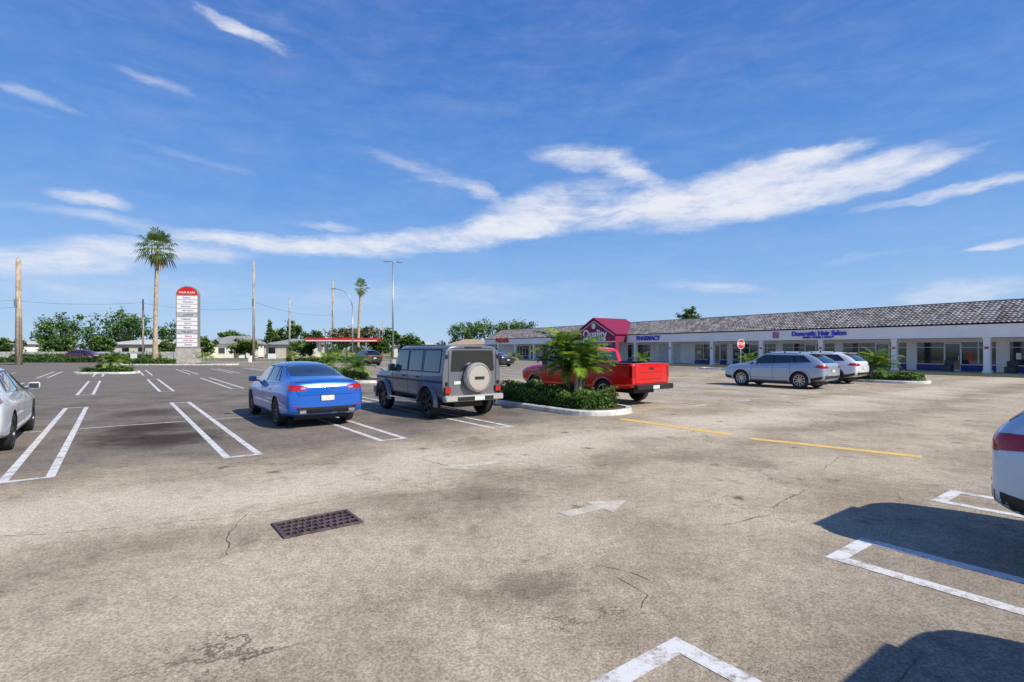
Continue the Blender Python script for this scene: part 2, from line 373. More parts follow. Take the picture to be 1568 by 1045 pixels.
g.build('storm_drain_grate',[M_IRON,M_PIT_SHADE],loc=(-2.05,5.56,0),rot=math.atan2(.6,.8))

# ------------------------------------------------------------ vehicles
def loft(st,rowc,ringc,cuts,paintm,name,bedcut=None,sub=2):
    me=bpy.data.meshes.new(name); vs=[];fs=[]
    for (x,wd,zb,zs,wb,zbelt,wt,zt) in st:
        half=[(0,zb),(wd-.12,zb),(wd-.02,zb+.09),(wd,(zb+.09+zs)/2),(wd-.005,zs),(wb,zbelt),(wt,zbelt+(zt-zbelt)*.84),(wt-.14,zt),(0,zt+.025)]
        ring=half+[(-y,z) for y,z in half[7:0:-1]]
        vs+=[(x,y,z) for y,z in ring]
    n=16
    for i in range(len(st)-1):
        for k in range(n):
            k2=(k+1)%n; fs.append((i*n+k,i*n+k2,(i+1)*n+k2,(i+1)*n+k))
    for base,fl in ((0,0),((len(st)-1)*n,1)):
        for j in range(8):
            a,b_=j,j+1; a2=(16-a)%16; b2=(16-b_)%16
            f=[a,b_,b2,a2]; f=[q for i,q in enumerate(f) if q not in f[:i]]
            f=[base+q for q in f]; 
            if not fl: f=f[::-1]
            fs.append(f)
    me.from_pydata(vs,[],fs)
    bm=bmesh.new(); bm.from_mesh(me); bmesh.ops.recalc_face_normals(bm,faces=bm.faces)
    cl=bm.edges.layers.float.get('crease_edge') or bm.edges.layers.float.new('crease_edge')
    for e in bm.edges:
        a,b_=e.verts[0].index,e.verts[1].index
        ia,ja=a//n,a%n; ib,jb=b_//n,b_%n
        if ia!=ib:
            j=ja if ja<=8 else 16-ja; e[cl]=rowc.get(j,0)
        else: e[cl]=ringc.get(ia,0)
    bm.to_mesh(me); bm.free()
    mats=[paintm,M_BLK]
    for m in mats: me.materials.append(m)
    o=bpy.data.objects.new(name,me); scene.collection.objects.link(o)
    sm=o.modifiers.new('s','SUBSURF'); sm.levels=sub; sm.render_levels=sub
    cob=[]
    for (cx,cz,cr,cw) in cuts:
        for s in (-1,1):
            cm2=MB(); cm2.tube([(cx,s*(cw-.30),cz),(cx,s*(cw+.3),cz)],[cr,cr],28,1)
            co=cm2.build('cut',mats); cob.append(co)
    if bedcut:
        cm2=MB(); cm2.box(*bedcut,1); cob.append(cm2.build('cut',mats))
    for co in cob:
        bm=bmesh.new(); bm.from_mesh(co.data); bmesh.ops.recalc_face_normals(bm,faces=bm.faces); bm.to_mesh(co.data); bm.free()
        bo=o.modifiers.new('b','BOOLEAN'); bo.operation='DIFFERENCE'; bo.object=co; bo.solver='EXACT'
    dg=bpy.context.evaluated_depsgraph_get(); dg.update()
    nm=bpy.data.meshes.new_from_object(o.evaluated_get(dg))
    for co in cob: bpy.data.objects.remove(co)
    bpy.data.objects.remove(o)
    for p in nm.polygons: p.use_smooth=True
    nm.set_sharp_from_angle(angle=math.radians(32))
    return nm
def wheel(mb,x,yo,r,wd,s,style,mT=0,mR=1,mD=2):
    c=(x,s*yo,r)
    T=[(r*.66,-wd),(r*.93,-wd),(r,-wd+.03),(r,-.035),(r*.975,-.008),(r*.93,0),(r*.74,.004),(r*.68,-.012)]
    mb.lathe(T,32,c,mT,s)
    mb.lathe([(r*.68,-.012),(r*.66,-.004),(r*.62,-.02),(r*.60,-.09),(.03,-.09),(.001,-.09)],32,c,mD,s)
    mb.lathe([(r*.685,-.010),(r*.675,.002),(r*.62,-.006),(r*.61,-.03)],32,c,mR,s)
    mb.lathe([(r*.20,-.05),(r*.18,-.015),(r*.08,-.005),(.001,-.004)],16,c,mR,s)
    ns={'five':5,'ten':10,'six':6}[style]
    for k in range(ns):
        t=2*math.pi*k/ns+.2; w0=r*(.10 if ns<8 else .05); w1=r*(.13 if ns<8 else .055)
        d=Vector((math.cos(t),0,math.sin(t))); q=Vector((-math.sin(t),0,math.cos(t)))
        C=Vector(c); pts=[]
        for rad,ww,y in ((r*.12,w0,-.02),(r*.63,w1,-.012)):
            for sg in (-1,1):
                for yy in (y,y-.035): pts.append(C+d*rad+q*ww*sg+Vector((0,s*yy,0)))
        mb.add(pts,[(0,2,6,4),(1,3,7,5),(0,1,5,4),(2,3,7,6)],mR)
def patch(mb,bvh,cn,dirn,nu,nv,off,mi):
    d=Vector(dirn).normalized(); pts=[];ok=[]
    A,B,C,D_=[Vector(p) for p in cn]
    for j in range(nv+1):
        for i in range(nu+1):
            a=i/nu;b_=j/nv; p=A.lerp(B,a).lerp(D_.lerp(C,a),b_)
            h=bvh.ray_cast(p,d)
            if h[0] is None: pts.append((0,0,0));ok.append(False)
            else:
                nrm=h[1] if h[1].dot(d)<0 else -h[1]
                pts.append(h[0]+nrm*off);ok.append(True)
    fs=[]
    for j in range(nv):
        for i in range(nu):
            q=(j*(nu+1)+i,j*(nu+1)+i+1,(j+1)*(nu+1)+i+1,(j+1)*(nu+1)+i)
            if all(ok[k] for k in q): fs.append(q)
    mb.add(pts,fs,mi,True)
def side(mb,bvh,q,off,mi,nu=14,nv=6):
    for s in (-1,1): patch(mb,bvh,[(x,s*2,z) for x,z in q],(0,-s,0),nu,nv,off,mi)
def sline(mb,bvh,a,b_,wd,off,mi,n=14):
    dx,dz=b_[0]-a[0],b_[1]-a[1]; L=math.hypot(dx,dz); nx,nz=-dz/L*wd/2,dx/L*wd/2
    side(mb,bvh,[(a[0]-nx,a[1]-nz),(b_[0]-nx,b_[1]-nz),(b_[0]+nx,b_[1]+nz),(a[0]+nx,a[1]+nz)],off,mi,n,1)
def rear(mb,bvh,q,off,mi,nu=16,nv=6,fwd=False):
    x=-1 if not fwd else 8; d=(1,0,0) if not fwd else (-1,0,0)
    patch(mb,bvh,[(x,y,z) for y,z in q],d,nu,nv,off,mi)
def rline(mb,bvh,a,b_,wd,off,mi,n=16):
    dx,dz=b_[0]-a[0],b_[1]-a[1]; L=math.hypot(dx,dz); nx,nz=-dz/L*wd/2,dx/L*wd/2
    rear(mb,bvh,[(a[0]-nx,a[1]-nz),(b_[0]-nx,b_[1]-nz),(b_[0]+nx,b_[1]+nz),(a[0]+nx,a[1]+nz)],off,mi,n,1)
SEDAN=[(0.00,.72,.44,.70,.70,.86,.52,.94),(0.07,.87,.33,.78,.81,1.0,.66,1.09),(0.30,.905,.26,.81,.84,1.01,.68,1.14),(0.72,.92,.21,.81,.85,1.0,.67,1.16),
 (1.10,.925,.19,.81,.84,.99,.63,1.29),(1.60,.925,.19,.81,.83,.98,.61,1.45),(2.25,.925,.19,.80,.83,.97,.61,1.50),(2.85,.925,.19,.79,.83,.96,.60,1.49),
 (3.20,.925,.19,.79,.83,.95,.59,1.43),(3.98,.92,.19,.77,.82,.92,.66,1.04),(4.40,.90,.20,.71,.78,.84,.60,.95),(4.72,.84,.24,.62,.70,.75,.50,.81),(4.87,.66,.34,.52,.55,.62,.40,.66)]
CROSS=[(0.00,.76,.48,.88,.74,1.00,.60,1.06),(0.08,.90,.42,.94,.86,1.08,.72,1.18),(0.35,.945,.34,.97,.87,1.12,.70,1.42),(0.78,.955,.29,.97,.87,1.13,.67,1.63),
 (1.4,.965,.27,.96,.87,1.12,.67,1.69),(2.1,.965,.26,.95,.87,1.10,.68,1.70),(2.6,.965,.26,.95,.87,1.09,.67,1.68),(2.92,.965,.26,.94,.87,1.08,.65,1.62),
 (3.72,.955,.26,.93,.87,1.06,.76,1.15),(4.40,.93,.28,.88,.83,.99,.70,1.09),(4.80,.88,.33,.80,.76,.92,.60,1.00),(4.95,.74,.42,.68,.64,.80,.48,.86)]
BOXY=[(0.0,.90,.55,1.12,.885,1.20,.80,1.90),(0.05,.915,.52,1.13,.90,1.21,.815,1.935),(1.0,.92,.50,1.13,.905,1.21,.82,1.95),(2.0,.92,.50,1.13,.905,1.21,.82,1.95),
 (2.80,.92,.50,1.13,.905,1.21,.81,1.92),(3.14,.92,.50,1.12,.90,1.20,.80,1.27),(3.24,.90,.50,1.10,.86,1.19,.76,1.24),(4.3,.88,.50,1.05,.84,1.13,.74,1.18),(4.42,.85,.52,1.0,.80,1.06,.70,1.10)]
PICK=[(0.0,.93,.62,1.15,.93,1.30,.86,1.36),(0.06,.96,.58,1.15,.96,1.32,.88,1.38),(1.0,.97,.50,1.15,.965,1.32,.88,1.38),(2.05,.97,.46,1.15,.965,1.32,.88,1.38),
 (2.12,.97,.46,1.13,.95,1.26,.80,1.84),(2.4,.97,.46,1.12,.94,1.25,.78,1.90),(3.2,.97,.46,1.12,.94,1.24,.78,1.91),(3.75,.97,.46,1.12,.94,1.23,.76,1.84),(4.45,.97,.46,1.12,.93,1.22,.80,1.31),
 (4.6,.96,.46,1.10,.90,1.20,.78,1.28),(5.4,.94,.50,1.05,.87,1.14,.74,1.22),(5.72,.90,.54,.98,.82,1.06,.70,1.12),(5.8,.86,.58,.92,.78,.98,.66,1.02)]
P_SUNLIT=paint('sunlit_rear_paint',(.46,.43,.38),.1)  # sun glare on the SUV's spare cover and rear bumper, put into lighter paint
def car(name,kind,rear_axle,heading,pm,rim='ten',rimd=False,clad=False):
    p=empty(name,(rear_axle[0],rear_axle[1],.008),heading)
    d=MB(); wl=MB()
    mats=[pm,M_BLK,M_GLS,M_TAIL,M_LAMP,M_PLATE,M_CHR,P_SUNLIT]
    if kind=='sedan':
        ax=(1.06,3.92); r=.34; W=.925
        me=loft(SEDAN,{2:.3,4:.6,5:.5,6:.35},{0:.3,1:.3,9:.4},[(ax[0],r,r+.045,W),(ax[1],r,r+.045,W)],pm,'body')
    elif kind=='cross':
        ax=(1.08,3.90); r=.39; W=.965
        me=loft(CROSS,{2:.3,4:.6,5:.5,6:.4},{0:.2,8:.4},[(ax[0],r,r+.05,W),(ax[1],r,r+.05,W)],pm,'body')
    elif kind=='boxy':
        ax=(.80,3.65); r=.40; W=.92
        me=loft(BOXY,{1:.7,2:.6,4:.8,5:.9,6:.8,7:.7},{0:.9,4:.8,5:.9,6:.5,8:.7},[(ax[0],r,r+.07,W),(ax[1],r,r+.07,W)],pm,'body')
    else:
        ax=(1.25,4.85); r=.40; W=.97
        me=loft(PICK,{1:.6,2:.5,4:.7,5:.7,6:.6,7:.4},{0:.8,3:.95,4:.9,5:.3,8:.6,12:.5},[(ax[0],r,r+.07,W),(ax[1],r,r+.07,W)],pm,'body',bedcut=(.07,2.03,-.80,.80,.85,1.8))
    bo=bpy.data.objects.new('body',me); scene.collection.objects.link(bo)
    bvh=BVHTree.FromPolygons([v.co for v in me.vertices],[tuple(q.vertices) for q in me.polygons])
    k=.004
    if kind=='sedan':
        side(d,bvh,[(1.14,1.06),(3.74,.975),(3.12,1.40),(1.68,1.40)],k,1,30,8)
        side(d,bvh,[(2.42,1.005),(3.66,.99),(3.08,1.375),(2.42,1.385)],k+.004,2,18,8)
        side(d,bvh,[(1.58,1.04),(2.32,1.01),(2.32,1.385),(1.78,1.375)],k+.004,2,16,8)
        side(d,bvh,[(1.25,1.06),(1.53,1.05),(1.72,1.365),(1.66,1.355)],k+.004,2,8,6)
        for a,b_ in (((1.08,1.05),(3.76,.96)),((1.08,1.05),(1.68,1.41)),((1.68,1.41),(3.10,1.41))): sline(d,bvh,a,b_,.018,k+.007,6,30)
        rear(d,bvh,[(-.66,1.19),(.66,1.19),(.52,1.43),(-.52,1.43)],k,2,20,10)
        rear(d,bvh,[(-.66,1.04),(.66,1.04),(.55,1.41),(-.55,1.41)],k,2,20,10,True)
        for s in (-1,1):
            rear(d,bvh,[(s*.44,.90),(s*.82,.88),(s*.80,1.03),(s*.47,.99)],k,3,14,6)
            rear(d,bvh,[(s*.48,.92),(s*.60,.92),(s*.60,.96),(s*.49,.96)],k+.004,4,8,3)
            rear(d,bvh,[(s*.62,.50),(s*.80,.52),(s*.80,.545),(s*.62,.53)],k,3,8,2)
            rear(d,bvh,[(s*.45,.62),(s*.75,.60),(s*.80,.70),(s*.50,.70)],k,4,10,4,True)
        side(d,bvh,[(.02,.89),(.30,.92),(.22,1.03),(.04,1.01)],k,3,12,6)
        side(d,bvh,[(4.28,.68),(4.75,.60),(4.65,.70),(4.25,.78)],k,4,10,4)
        rear(d,bvh,[(-.62,.36),(.62,.36),(.70,.50),(-.70,.50)],k,1,16,4)
        rear(d,bvh,[(-.55,.25),(.55,.25),(.50,.55),(-.50,.55)],k,1,16,4,True)
        rline(d,bvh,(-.44,.975),(.44,.975),.022,k+.003,6)
        rline(d,bvh,(-.62,.78),(.62,.78),.010,k,1); rline(d,bvh,(-.78,1.03),(-.64,.78),.010,k,1); rline(d,bvh,(.78,1.03),(.64,.78),.010,k,1)
        rline(d,bvh,(-.80,1.075),(.80,1.075),.012,k,1,24)
        for x in (1.50,2.37,3.62): sline(d,bvh,(x,.27),(x+(.02 if x<3 else -.05),.99),.012,k-.001,1,16)
        sline(d,bvh,(1.55,.27),(3.6,.27),.03,k,1,20)
        for x in (1.70,2.58): side(d,bvh,[(x,.83),(x+.20,.83),(x+.20,.86),(x,.86)],.025,0,6,2)
        mir=(3.30,.98,1.04)
        d.box(-.014,.03,-.16,.16,.64,.77,1); d.box(-.020,-.014,-.15,.15,.645,.765,5)
        for s in (-1,1): d.box(-.02,.06,s*.56-.07,s*.56+.07,.37,.43,6)
    elif kind=='cross':
        side(d,bvh,[(0.60,1.23),(3.52,1.10),(2.86,1.55),(0.98,1.54)],k,1,34,8)
        side(d,bvh,[(2.36,1.14),(3.42,1.12),(2.82,1.52),(2.36,1.53)],k+.004,2,18,8)
        side(d,bvh,[(1.36,1.17),(2.27,1.145),(2.27,1.53),(1.44,1.52)],k+.004,2,16,8)
        side(d,bvh,[(0.80,1.25),(1.27,1.20),(1.34,1.51),(1.10,1.50)],k+.004,2,14,8)
        sline(d,bvh,(.58,1.215),(3.54,1.085),.02,k+.007,6,34)
        rear(d,bvh,[(-.70,1.20),(.70,1.20),(.58,1.54),(-.58,1.54)],k,2,20,10)
        rear(d,bvh,[(-.72,1.17),(.72,1.17),(.60,1.58),(-.60,1.58)],k,2,20,10,True)
        for s in (-1,1):
            rear(d,bvh,[(s*.50,.97),(s*.86,.95),(s*.84,1.11),(s*.50,1.05)],k,3,14,6)
            rear(d,bvh,[(s*.55,.64),(s*.74,.66),(s*.74,.69),(s*.55,.67)],k,3,8,2)
            rear(d,bvh,[(s*.45,.86),(s*.80,.86),(s*.84,.98),(s*.50,.94)],k,4,10,4,True)
            d.box(1.15,2.65,s*.58-.018,s*.58+.018,1.71,1.735,6 if not clad else 1,ch=.006)
            for xx in (1.2,1.9,2.6): d.box(xx-.03,xx+.03,s*.58-.012,s*.58+.012,1.65,1.712,1)
        side(d,bvh,[(.02,.95),(.45,.99),(.32,1.11),(.05,1.10)],k,3,12,6)
        side(d,bvh,[(4.34,.84),(4.87,.78),(4.76,.90),(4.32,.96)],k,4,10,4)
        rear(d,bvh,[(-.72,.46),(.72,.46),(.78,.62),(-.78,.62)],k,1,18,5)
        rear(d,bvh,[(-.60,.40),(.60,.40),(.50,.80),(-.50,.80)],k,1,18,5,True)
        for x in (1.50,2.32,3.42): sline(d,bvh,(x,.38),(x+(.0 if x<3 else -.05),1.12),.012,k-.001,1,16)
        sline(d,bvh,(1.5,.40),(3.5,.40),.16,k,1,24)
        side(d,bvh,[(.0,.42),(.60,.36),(.60,.50),(.0,.62)],k,1,10,6); side(d,bvh,[(4.40,.34),(4.86,.40),(4.86,.56),(4.40,.48)],k,1,10,5)
        for cx in ax:
            vs=[]; n2=18
            for q in range(n2+1):
                t=math.radians(-12+204*q/n2)
                for rad,yy in ((r+.048,.955),(r+.048,.982),(r+.105,.980),(r+.115,.95)): vs.append((cx+rad*math.cos(t),yy,r+rad*math.sin(t)))
            fsx=[(i*4+j,i*4+j+1,(i+1)*4+j+1,(i+1)*4+j) for i in range(n2) for j in range(3)]
            mi_=1 if clad else 0
            d.add(vs,fsx,mi_,True); d.add([(x,-y,z) for x,y,z in vs],fsx,mi_,True)
        for x in (1.62,2.54): side(d,bvh,[(x,.95),(x+.20,.95),(x+.20,.985),(x,.985)],.025,6,6,2)
        mir=(3.10,1.03,1.18)
        d.box(-.012,.03,-.155,.155,.76,.90,1); d.box(-.018,-.012,-.15,.15,.765,.895,5)
        d.box(.50,.84,-.52,.52,1.60,1.63,0,ch=.012)
    elif kind=='boxy':
        side(d,bvh,[(2.08,1.25),(2.97,1.25),(2.76,1.80),(2.08,1.80)],k,2,14,8)
        side(d,bvh,[(1.20,1.25),(1.96,1.25),(1.96,1.80),(1.20,1.80)],k,2,14,8)
        side(d,bvh,[(0.22,1.25),(1.06,1.25),(1.06,1.80),(0.22,1.80)],k,2,14,8)
        for a,b_ in ((.19,1.09),(1.17,1.99),(2.05,3.01)):
            t=b_ if b_<3 else 2.78
            for q in (((a,1.235),(b_,1.235)),((a,1.815),(t,1.815)),((a,1.235),(a,1.815)),((b_,1.235),(t,1.815))): sline(d,bvh,q[0],q[1],.03,k+.003,1,12)
        for x in (1.13,2.02,3.04): sline(d,bvh,(x,.6),(x,1.2),.014,k,1,10)
        sline(d,bvh,(.05,.98),(4.3,.98),.045,.018,1,40)
        for x in (1.28,2.16): side(d,bvh,[(x,1.06),(x+.16,1.06),(x+.16,1.10),(x,1.10)],.03,1,5,2)
        rear(d,bvh,[(-.64,1.28),(.64,1.28),(.60,1.78),(-.60,1.78)],k,2,14,8)
        for q in (((-.66,1.27),(.66,1.27)),((-.62,1.79),(.62,1.79)),((-.66,1.27),(-.62,1.79)),((.66,1.27),(.62,1.79))): rline(d,bvh,q[0],q[1],.03,k+.003,1)
        rear(d,bvh,[(-.70,1.26),(.70,1.26),(.68,1.84),(-.68,1.84)],k,2,14,8,True)
        for a,b_ in (((-.74,.62),(-.74,1.86)),((.74,.62),(.74,1.86)),((-.74,.62),(.74,.62)),((-.74,1.86),(.74,1.86))): rline(d,bvh,a,b_,.016,k,1)
        n=40; prof=[(.30,0),(.365,.02),(.385,.06),(.385,.20),(.36,.235),(.001,.245)]
        vs=[];c0=(-.0,-.06,1.10)
        for rr_,dx in prof:
            for q in range(n):
                t=2*math.pi*q/n; vs.append((c0[0]-dx,c0[1]+rr_*math.cos(t),c0[2]+rr_*math.sin(t)))
        fs=[(i*n+q,i*n+(q+1)%n,(i+1)*n+(q+1)%n,(i+1)*n+q) for i in range(len(prof)-1) for q in range(n)]
        d.add(vs,fs,7,True)
        vs=[];
        for rr_,dx in ((.335,.238),(.345,.249),(.325,.249)):
            for q in range(n):
                t=2*math.pi*q/n; vs.append((c0[0]-dx,c0[1]+rr_*math.cos(t),c0[2]+rr_*math.sin(t)))
        d.add(vs,[(i*n+q,i*n+(q+1)%n,(i+1)*n+(q+1)%n,(i+1)*n+q) for i in range(2) for q in range(n)],6,True)
        d.box(-.262,-.246,-.20,.08,1.05,1.12,1)
        d.box(-.02,.10,-.25,.25,1.86,1.90,1)
        for s in (-1,1):
            d.box(-.05,.0,s*.78-.09,s*.78+.09,.70,.86,1,ch=.01); d.box(-.062,-.048,s*.78-.08,s*.78+.08,.71,.85,3)
            d.box(-.10,.02,s*.86-.05,s*.86+.05,.66,.69,1)
            for zz in (.90,1.6): d.box(-.035,.0,s*.80-.05,s*.80+.03,zz,zz+.09,1,ch=.008)
            d.box(1.25,3.0,s*.96-.07,s*.96+.07,.42,.47,6,ch=.01)
            d.box(.10,2.8,s*.78-.02,s*.78+.02,1.93,1.955,1)
            d.box(4.1,4.35,s*.72-.05,s*.72+.05,1.17,1.23,4,ch=.015)
            for cx in ax:
                vs=[]; n2=16
                for q in range(n2+1):
                    t=math.radians(-8+196*q/n2)
                    for rad,yy in ((r+.065,.915),(r+.065,1.0),(r+.11,1.0),(r+.15,.915)): vs.append((cx+rad*math.cos(t),s*yy,r+rad*math.sin(t)))
                d.add(vs,[(i*4+j,i*4+j+1,(i+1)*4+j+1,(i+1)*4+j) for i in range(n2) for j in range(3)],0,True)
        d.box(-.16,.05,-.90,.90,.48,.64,7,ch=.025); d.box(-.175,-.158,-.55,.55,.50,.60,1); 
        d.box(-.02,-.004,.38,.58,.92,1.0,5); d.box(-.19,-.17,-.26,.05,.50,.61,5)
        d.box(.2,4.2,-.45,.45,.30,.52,1)
        d.box(4.38,4.56,-.90,.90,.45,.66,0,ch=.03)
        mir=(2.90,1.0,1.30)
    else:
        for q in ([(3.22,1.30),(4.22,1.28),(3.74,1.76),(3.22,1.79)],[(2.30,1.31),(3.10,1.30),(3.10,1.79),(2.36,1.78)]): side(d,bvh,q,k,2,14,8)
        rear(d,bvh,[(-.66,1.42),(.66,1.42),(.62,1.76),(-.62,1.76)],k,2,14,6)
        rear(d,bvh,[(-.78,1.33),(.78,1.33),(.70,1.80),(-.70,1.80)],k,2,14,8,True)
        for x in (2.20,3.16,4.2): sline(d,bvh,(x,.58),(x,1.26),.012,k,1,12)
        sline(d,bvh,(2.08,.50),(2.08,1.34),.025,k,1,14)
        for x in (2.36,3.32): side(d,bvh,[(x,1.10),(x+.2,1.10),(x+.2,1.14),(x,1.14)],.025,1,6,2)
        for a,b_ in (((-.80,.72),(-.80,1.33)),((.80,.72),(.80,1.33)),((-.80,.72),(.80,.72))): rline(d,bvh,a,b_,.016,k,1)
        rear(d,bvh,[(-.12,1.16),(.12,1.16),(.12,1.24),(-.12,1.24)],k,1,6,3)
        for a,b_ in (((-.55,.86),(.55,.86)),((-.55,1.08),(.55,1.08))): rline(d,bvh,a,b_,.012,k,1)
        for s in (-1,1):
            rear(d,bvh,[(s*.82,.92),(s*.94,.92),(s*.94,1.28),(s*.82,1.28)],k,3,5,8)
            side(d,bvh,[(.02,.92),(.14,.92),(.14,1.28),(.02,1.28)],k,3,5,8)
            rear(d,bvh,[(s*.55,.85),(s*.85,.85),(s*.85,1.05),(s*.55,1.05)],k,4,8,4,True)
            d.box(2.3,4.2,s*.93-.06,s*.93+.06,.38,.43,1,ch=.01)
            d.box(.10,2.05,s*.88-.05,s*.88+.05,1.385,1.405,1,ch=.006)
            for cx in ax:
                vs=[]; n2=16
                for q in range(n2+1):
                    t=math.radians(-6+192*q/n2)
                    for rad,yy in ((r+.065,.955),(r+.065,.995),(r+.12,.985),(r+.14,.955)): vs.append((cx+rad*math.cos(t),s*yy,r+rad*math.sin(t)))
                d.add(vs,[(i*4+j,i*4+j+1,(i+1)*4+j+1,(i+1)*4+j) for i in range(n2) for j in range(3)],0,True)
        d.box(-.20,-.02,-.92,.92,.52,.70,1,ch=.03); d.box(-.205,-.19,-.16,.16,.55,.66,5)
        d.box(.3,5.2,-.5,.5,.38,.60,1); mir=(4.08,1.12,1.36)
    if kind in('sedan','cross'): d.box(.5,4.4,-.62,.62,.17,.30,1)
    for s in (-1,1):
        mx,my,mz=mir; h=.075 if kind in('sedan','cross') else .11
        d.box(mx-.05,mx+.07,s*my-.10,s*my+.10,mz-h,mz+h,0 if kind!='pickup' else 1,ch=.028)
        d.box(mx-.056,mx-.05,s*my-.08,s*my+.08,mz-h+.02,mz+h-.02,2)
        d.box(mx-.02,mx+.03,min(s*my,s*(my-.16)),max(s*my,s*(my-.16)),mz-h,mz-h+.04,1)
        for x in ax: wheel(wl,x,W-.02 if kind!='boxy' else W+.03,r,.23,s,rim)
    do=d.build('trim_and_glass',mats,sharp=40); wo=wl.build('wheels',[M_TYRE,M_RIMD if rimd else M_RIM,M_BLK],sharp=40)
    for o in (bo,do,wo): o.parent=p; o.location=(-ax[0],0,0)
    return p
P_BLUE=paint('blue_metallic',(.010,.14,.62),.3,.28); P_SILV=paint('silver_metallic',(.50,.53,.56),.6,.35); P_WHT=paint('white_car_paint',(.74,.75,.76))
P_G=paint('dark_grey_suv_paint',(.17,.175,.195),.25,.3); P_RED=paint('red_truck_paint',(.68,.006,.006),0,.25); P_BSILV=paint('blue_silver_metallic',(.40,.48,.56),.4,.35)
P_LB=paint('pale_blue_paint',(.50,.62,.72),.2); P_DK=paint('dark_car_paint',(.03,.03,.035)); P_DR=paint('dark_maroon_paint',(.07,.015,.02))
car('parked_sedan','sedan',lot(3.5,1.95),HU,P_BLUE,'ten',True)
car('parked_sedan','sedan',lot(3.3,-4.42),HU,P_WHT,'five',True)
car('parked_boxy_suv','boxy',lot(2.6,5.55),HU,P_G,'six',True)
car('parked_pickup_truck','pickup',lot(2.35,12.05),HU,P_RED,'five')
car('parked_suv','cross',lot(1.5,24.1),HU,P_BSILV,'ten')
car('parked_suv','cross',lot(2.1,29.3),HU,P_WHT,'ten',clad=True)
car('parked_suv','cross',lot(-9.84,5.04),HU+math.pi,P_LB,'five',clad=True)
car('parked_suv','cross',lot(-11.15,2.0),HU+math.pi,P_DK,'five',clad=True)
car('parked_suv','cross',(-67,81),0.05,P_DR,'five'); car('parked_suv','cross',(-69,60),2.9,P_DK,'five')
car('parked_suv','cross',(-15.5,58),HU,P_DK,'five'); car('parked_sedan','sedan',(-1.0,55),HU,P_DK,'five')

# ------------------------------------------------------------ planting helpers
def leafquad(mb,p,size,mi,up=.3):
    n=Vector((rr(-1,1),rr(-1,1),rr(-.3,1)+up)).normalized(); a=n.orthogonal().normalized(); a.rotate(Matrix.Rotation(R()*6.28,3,n)); b_=n.cross(a)
    p=Vector(p); l=size*rr(.7,1.3); w_=l*.5
    mb.add([p-a*l,p-b_*w_,p+a*l,p+b_*w_],[(0,1,2,3)],mi)
def frond(mb,base,azm,el0,L,droop,nl,ll,mi,stem=.012,wf=.05):
    p=Vector(base); e=el0; seg=10; pts=[p.copy()]; dirs=[]
    for i in range(seg):
        d=Vector((math.cos(azm)*math.cos(e),math.sin(azm)*math.cos(e),math.sin(e))); dirs.append(d)
        p=p+d*L/seg; pts.append(p.copy()); e-=droop/seg*(0.5+1.2*i/seg)
    mb.tube(pts,[stem*(1-.8*i/seg) for i in range(seg+1)],4,mi,False)
    sidev=Vector((-math.sin(azm),math.cos(azm),0))
    for k in range(nl):
        t=.18+.82*k/nl; i=min(int(t*seg),seg-1); q=pts[i].lerp(pts[i+1],t*seg-i); d=dirs[i]; upv=sidev.cross(d)*-1
        l=ll*(math.sin(math.pi*(.12+.83*t))**.7)*rr(.85,1.1)
        for s in (-1,1):
            ld=(sidev*s*.8+d*.6+Vector((0,0,-.15))+upv*rr(-.05,.3)).normalized()
            wv_=d*wf*.5
            m_=q+ld*l*.5; tip=q+ld*l+Vector((0,0,-.16*l))
            mb.add([q-wv_*.5,m_-wv_,tip,m_+wv_,q+wv_*.5],[(0,1,2,3,4)],mi)
def feather_palm(name,loc,stems,h,L,nf,seed,ll=.38,nl=26,e0=1.35,es=1.25,dr=(1.3,1.9)):
    random.seed(seed); mb=MB()
    for sx,sy,sh in stems:
        top=Vector((sx*1.6,sy*1.6,h*sh)); b0=Vector((sx*.6,sy*.6,0))
        mb.tube([b0,b0.lerp(top,.5)+Vector((sx*.1,sy*.1,0)),top],[.085,.06,.05],8,2)
        mb.tube([top,top+Vector((0,0,.28))],[.055,.03],8,1)
        for k in range(nf):
            t=k/nf; frond(mb,top+Vector((0,0,.22)),k*2.4+rr(-.2,.2),e0-t*es+rr(-.1,.1),L*rr(.8,1.1),rr(*dr),nl,ll,0 if R()<.7 else 1)
    return mb.build(name,[L_P,L_PD,M_PALMTR],loc=loc)
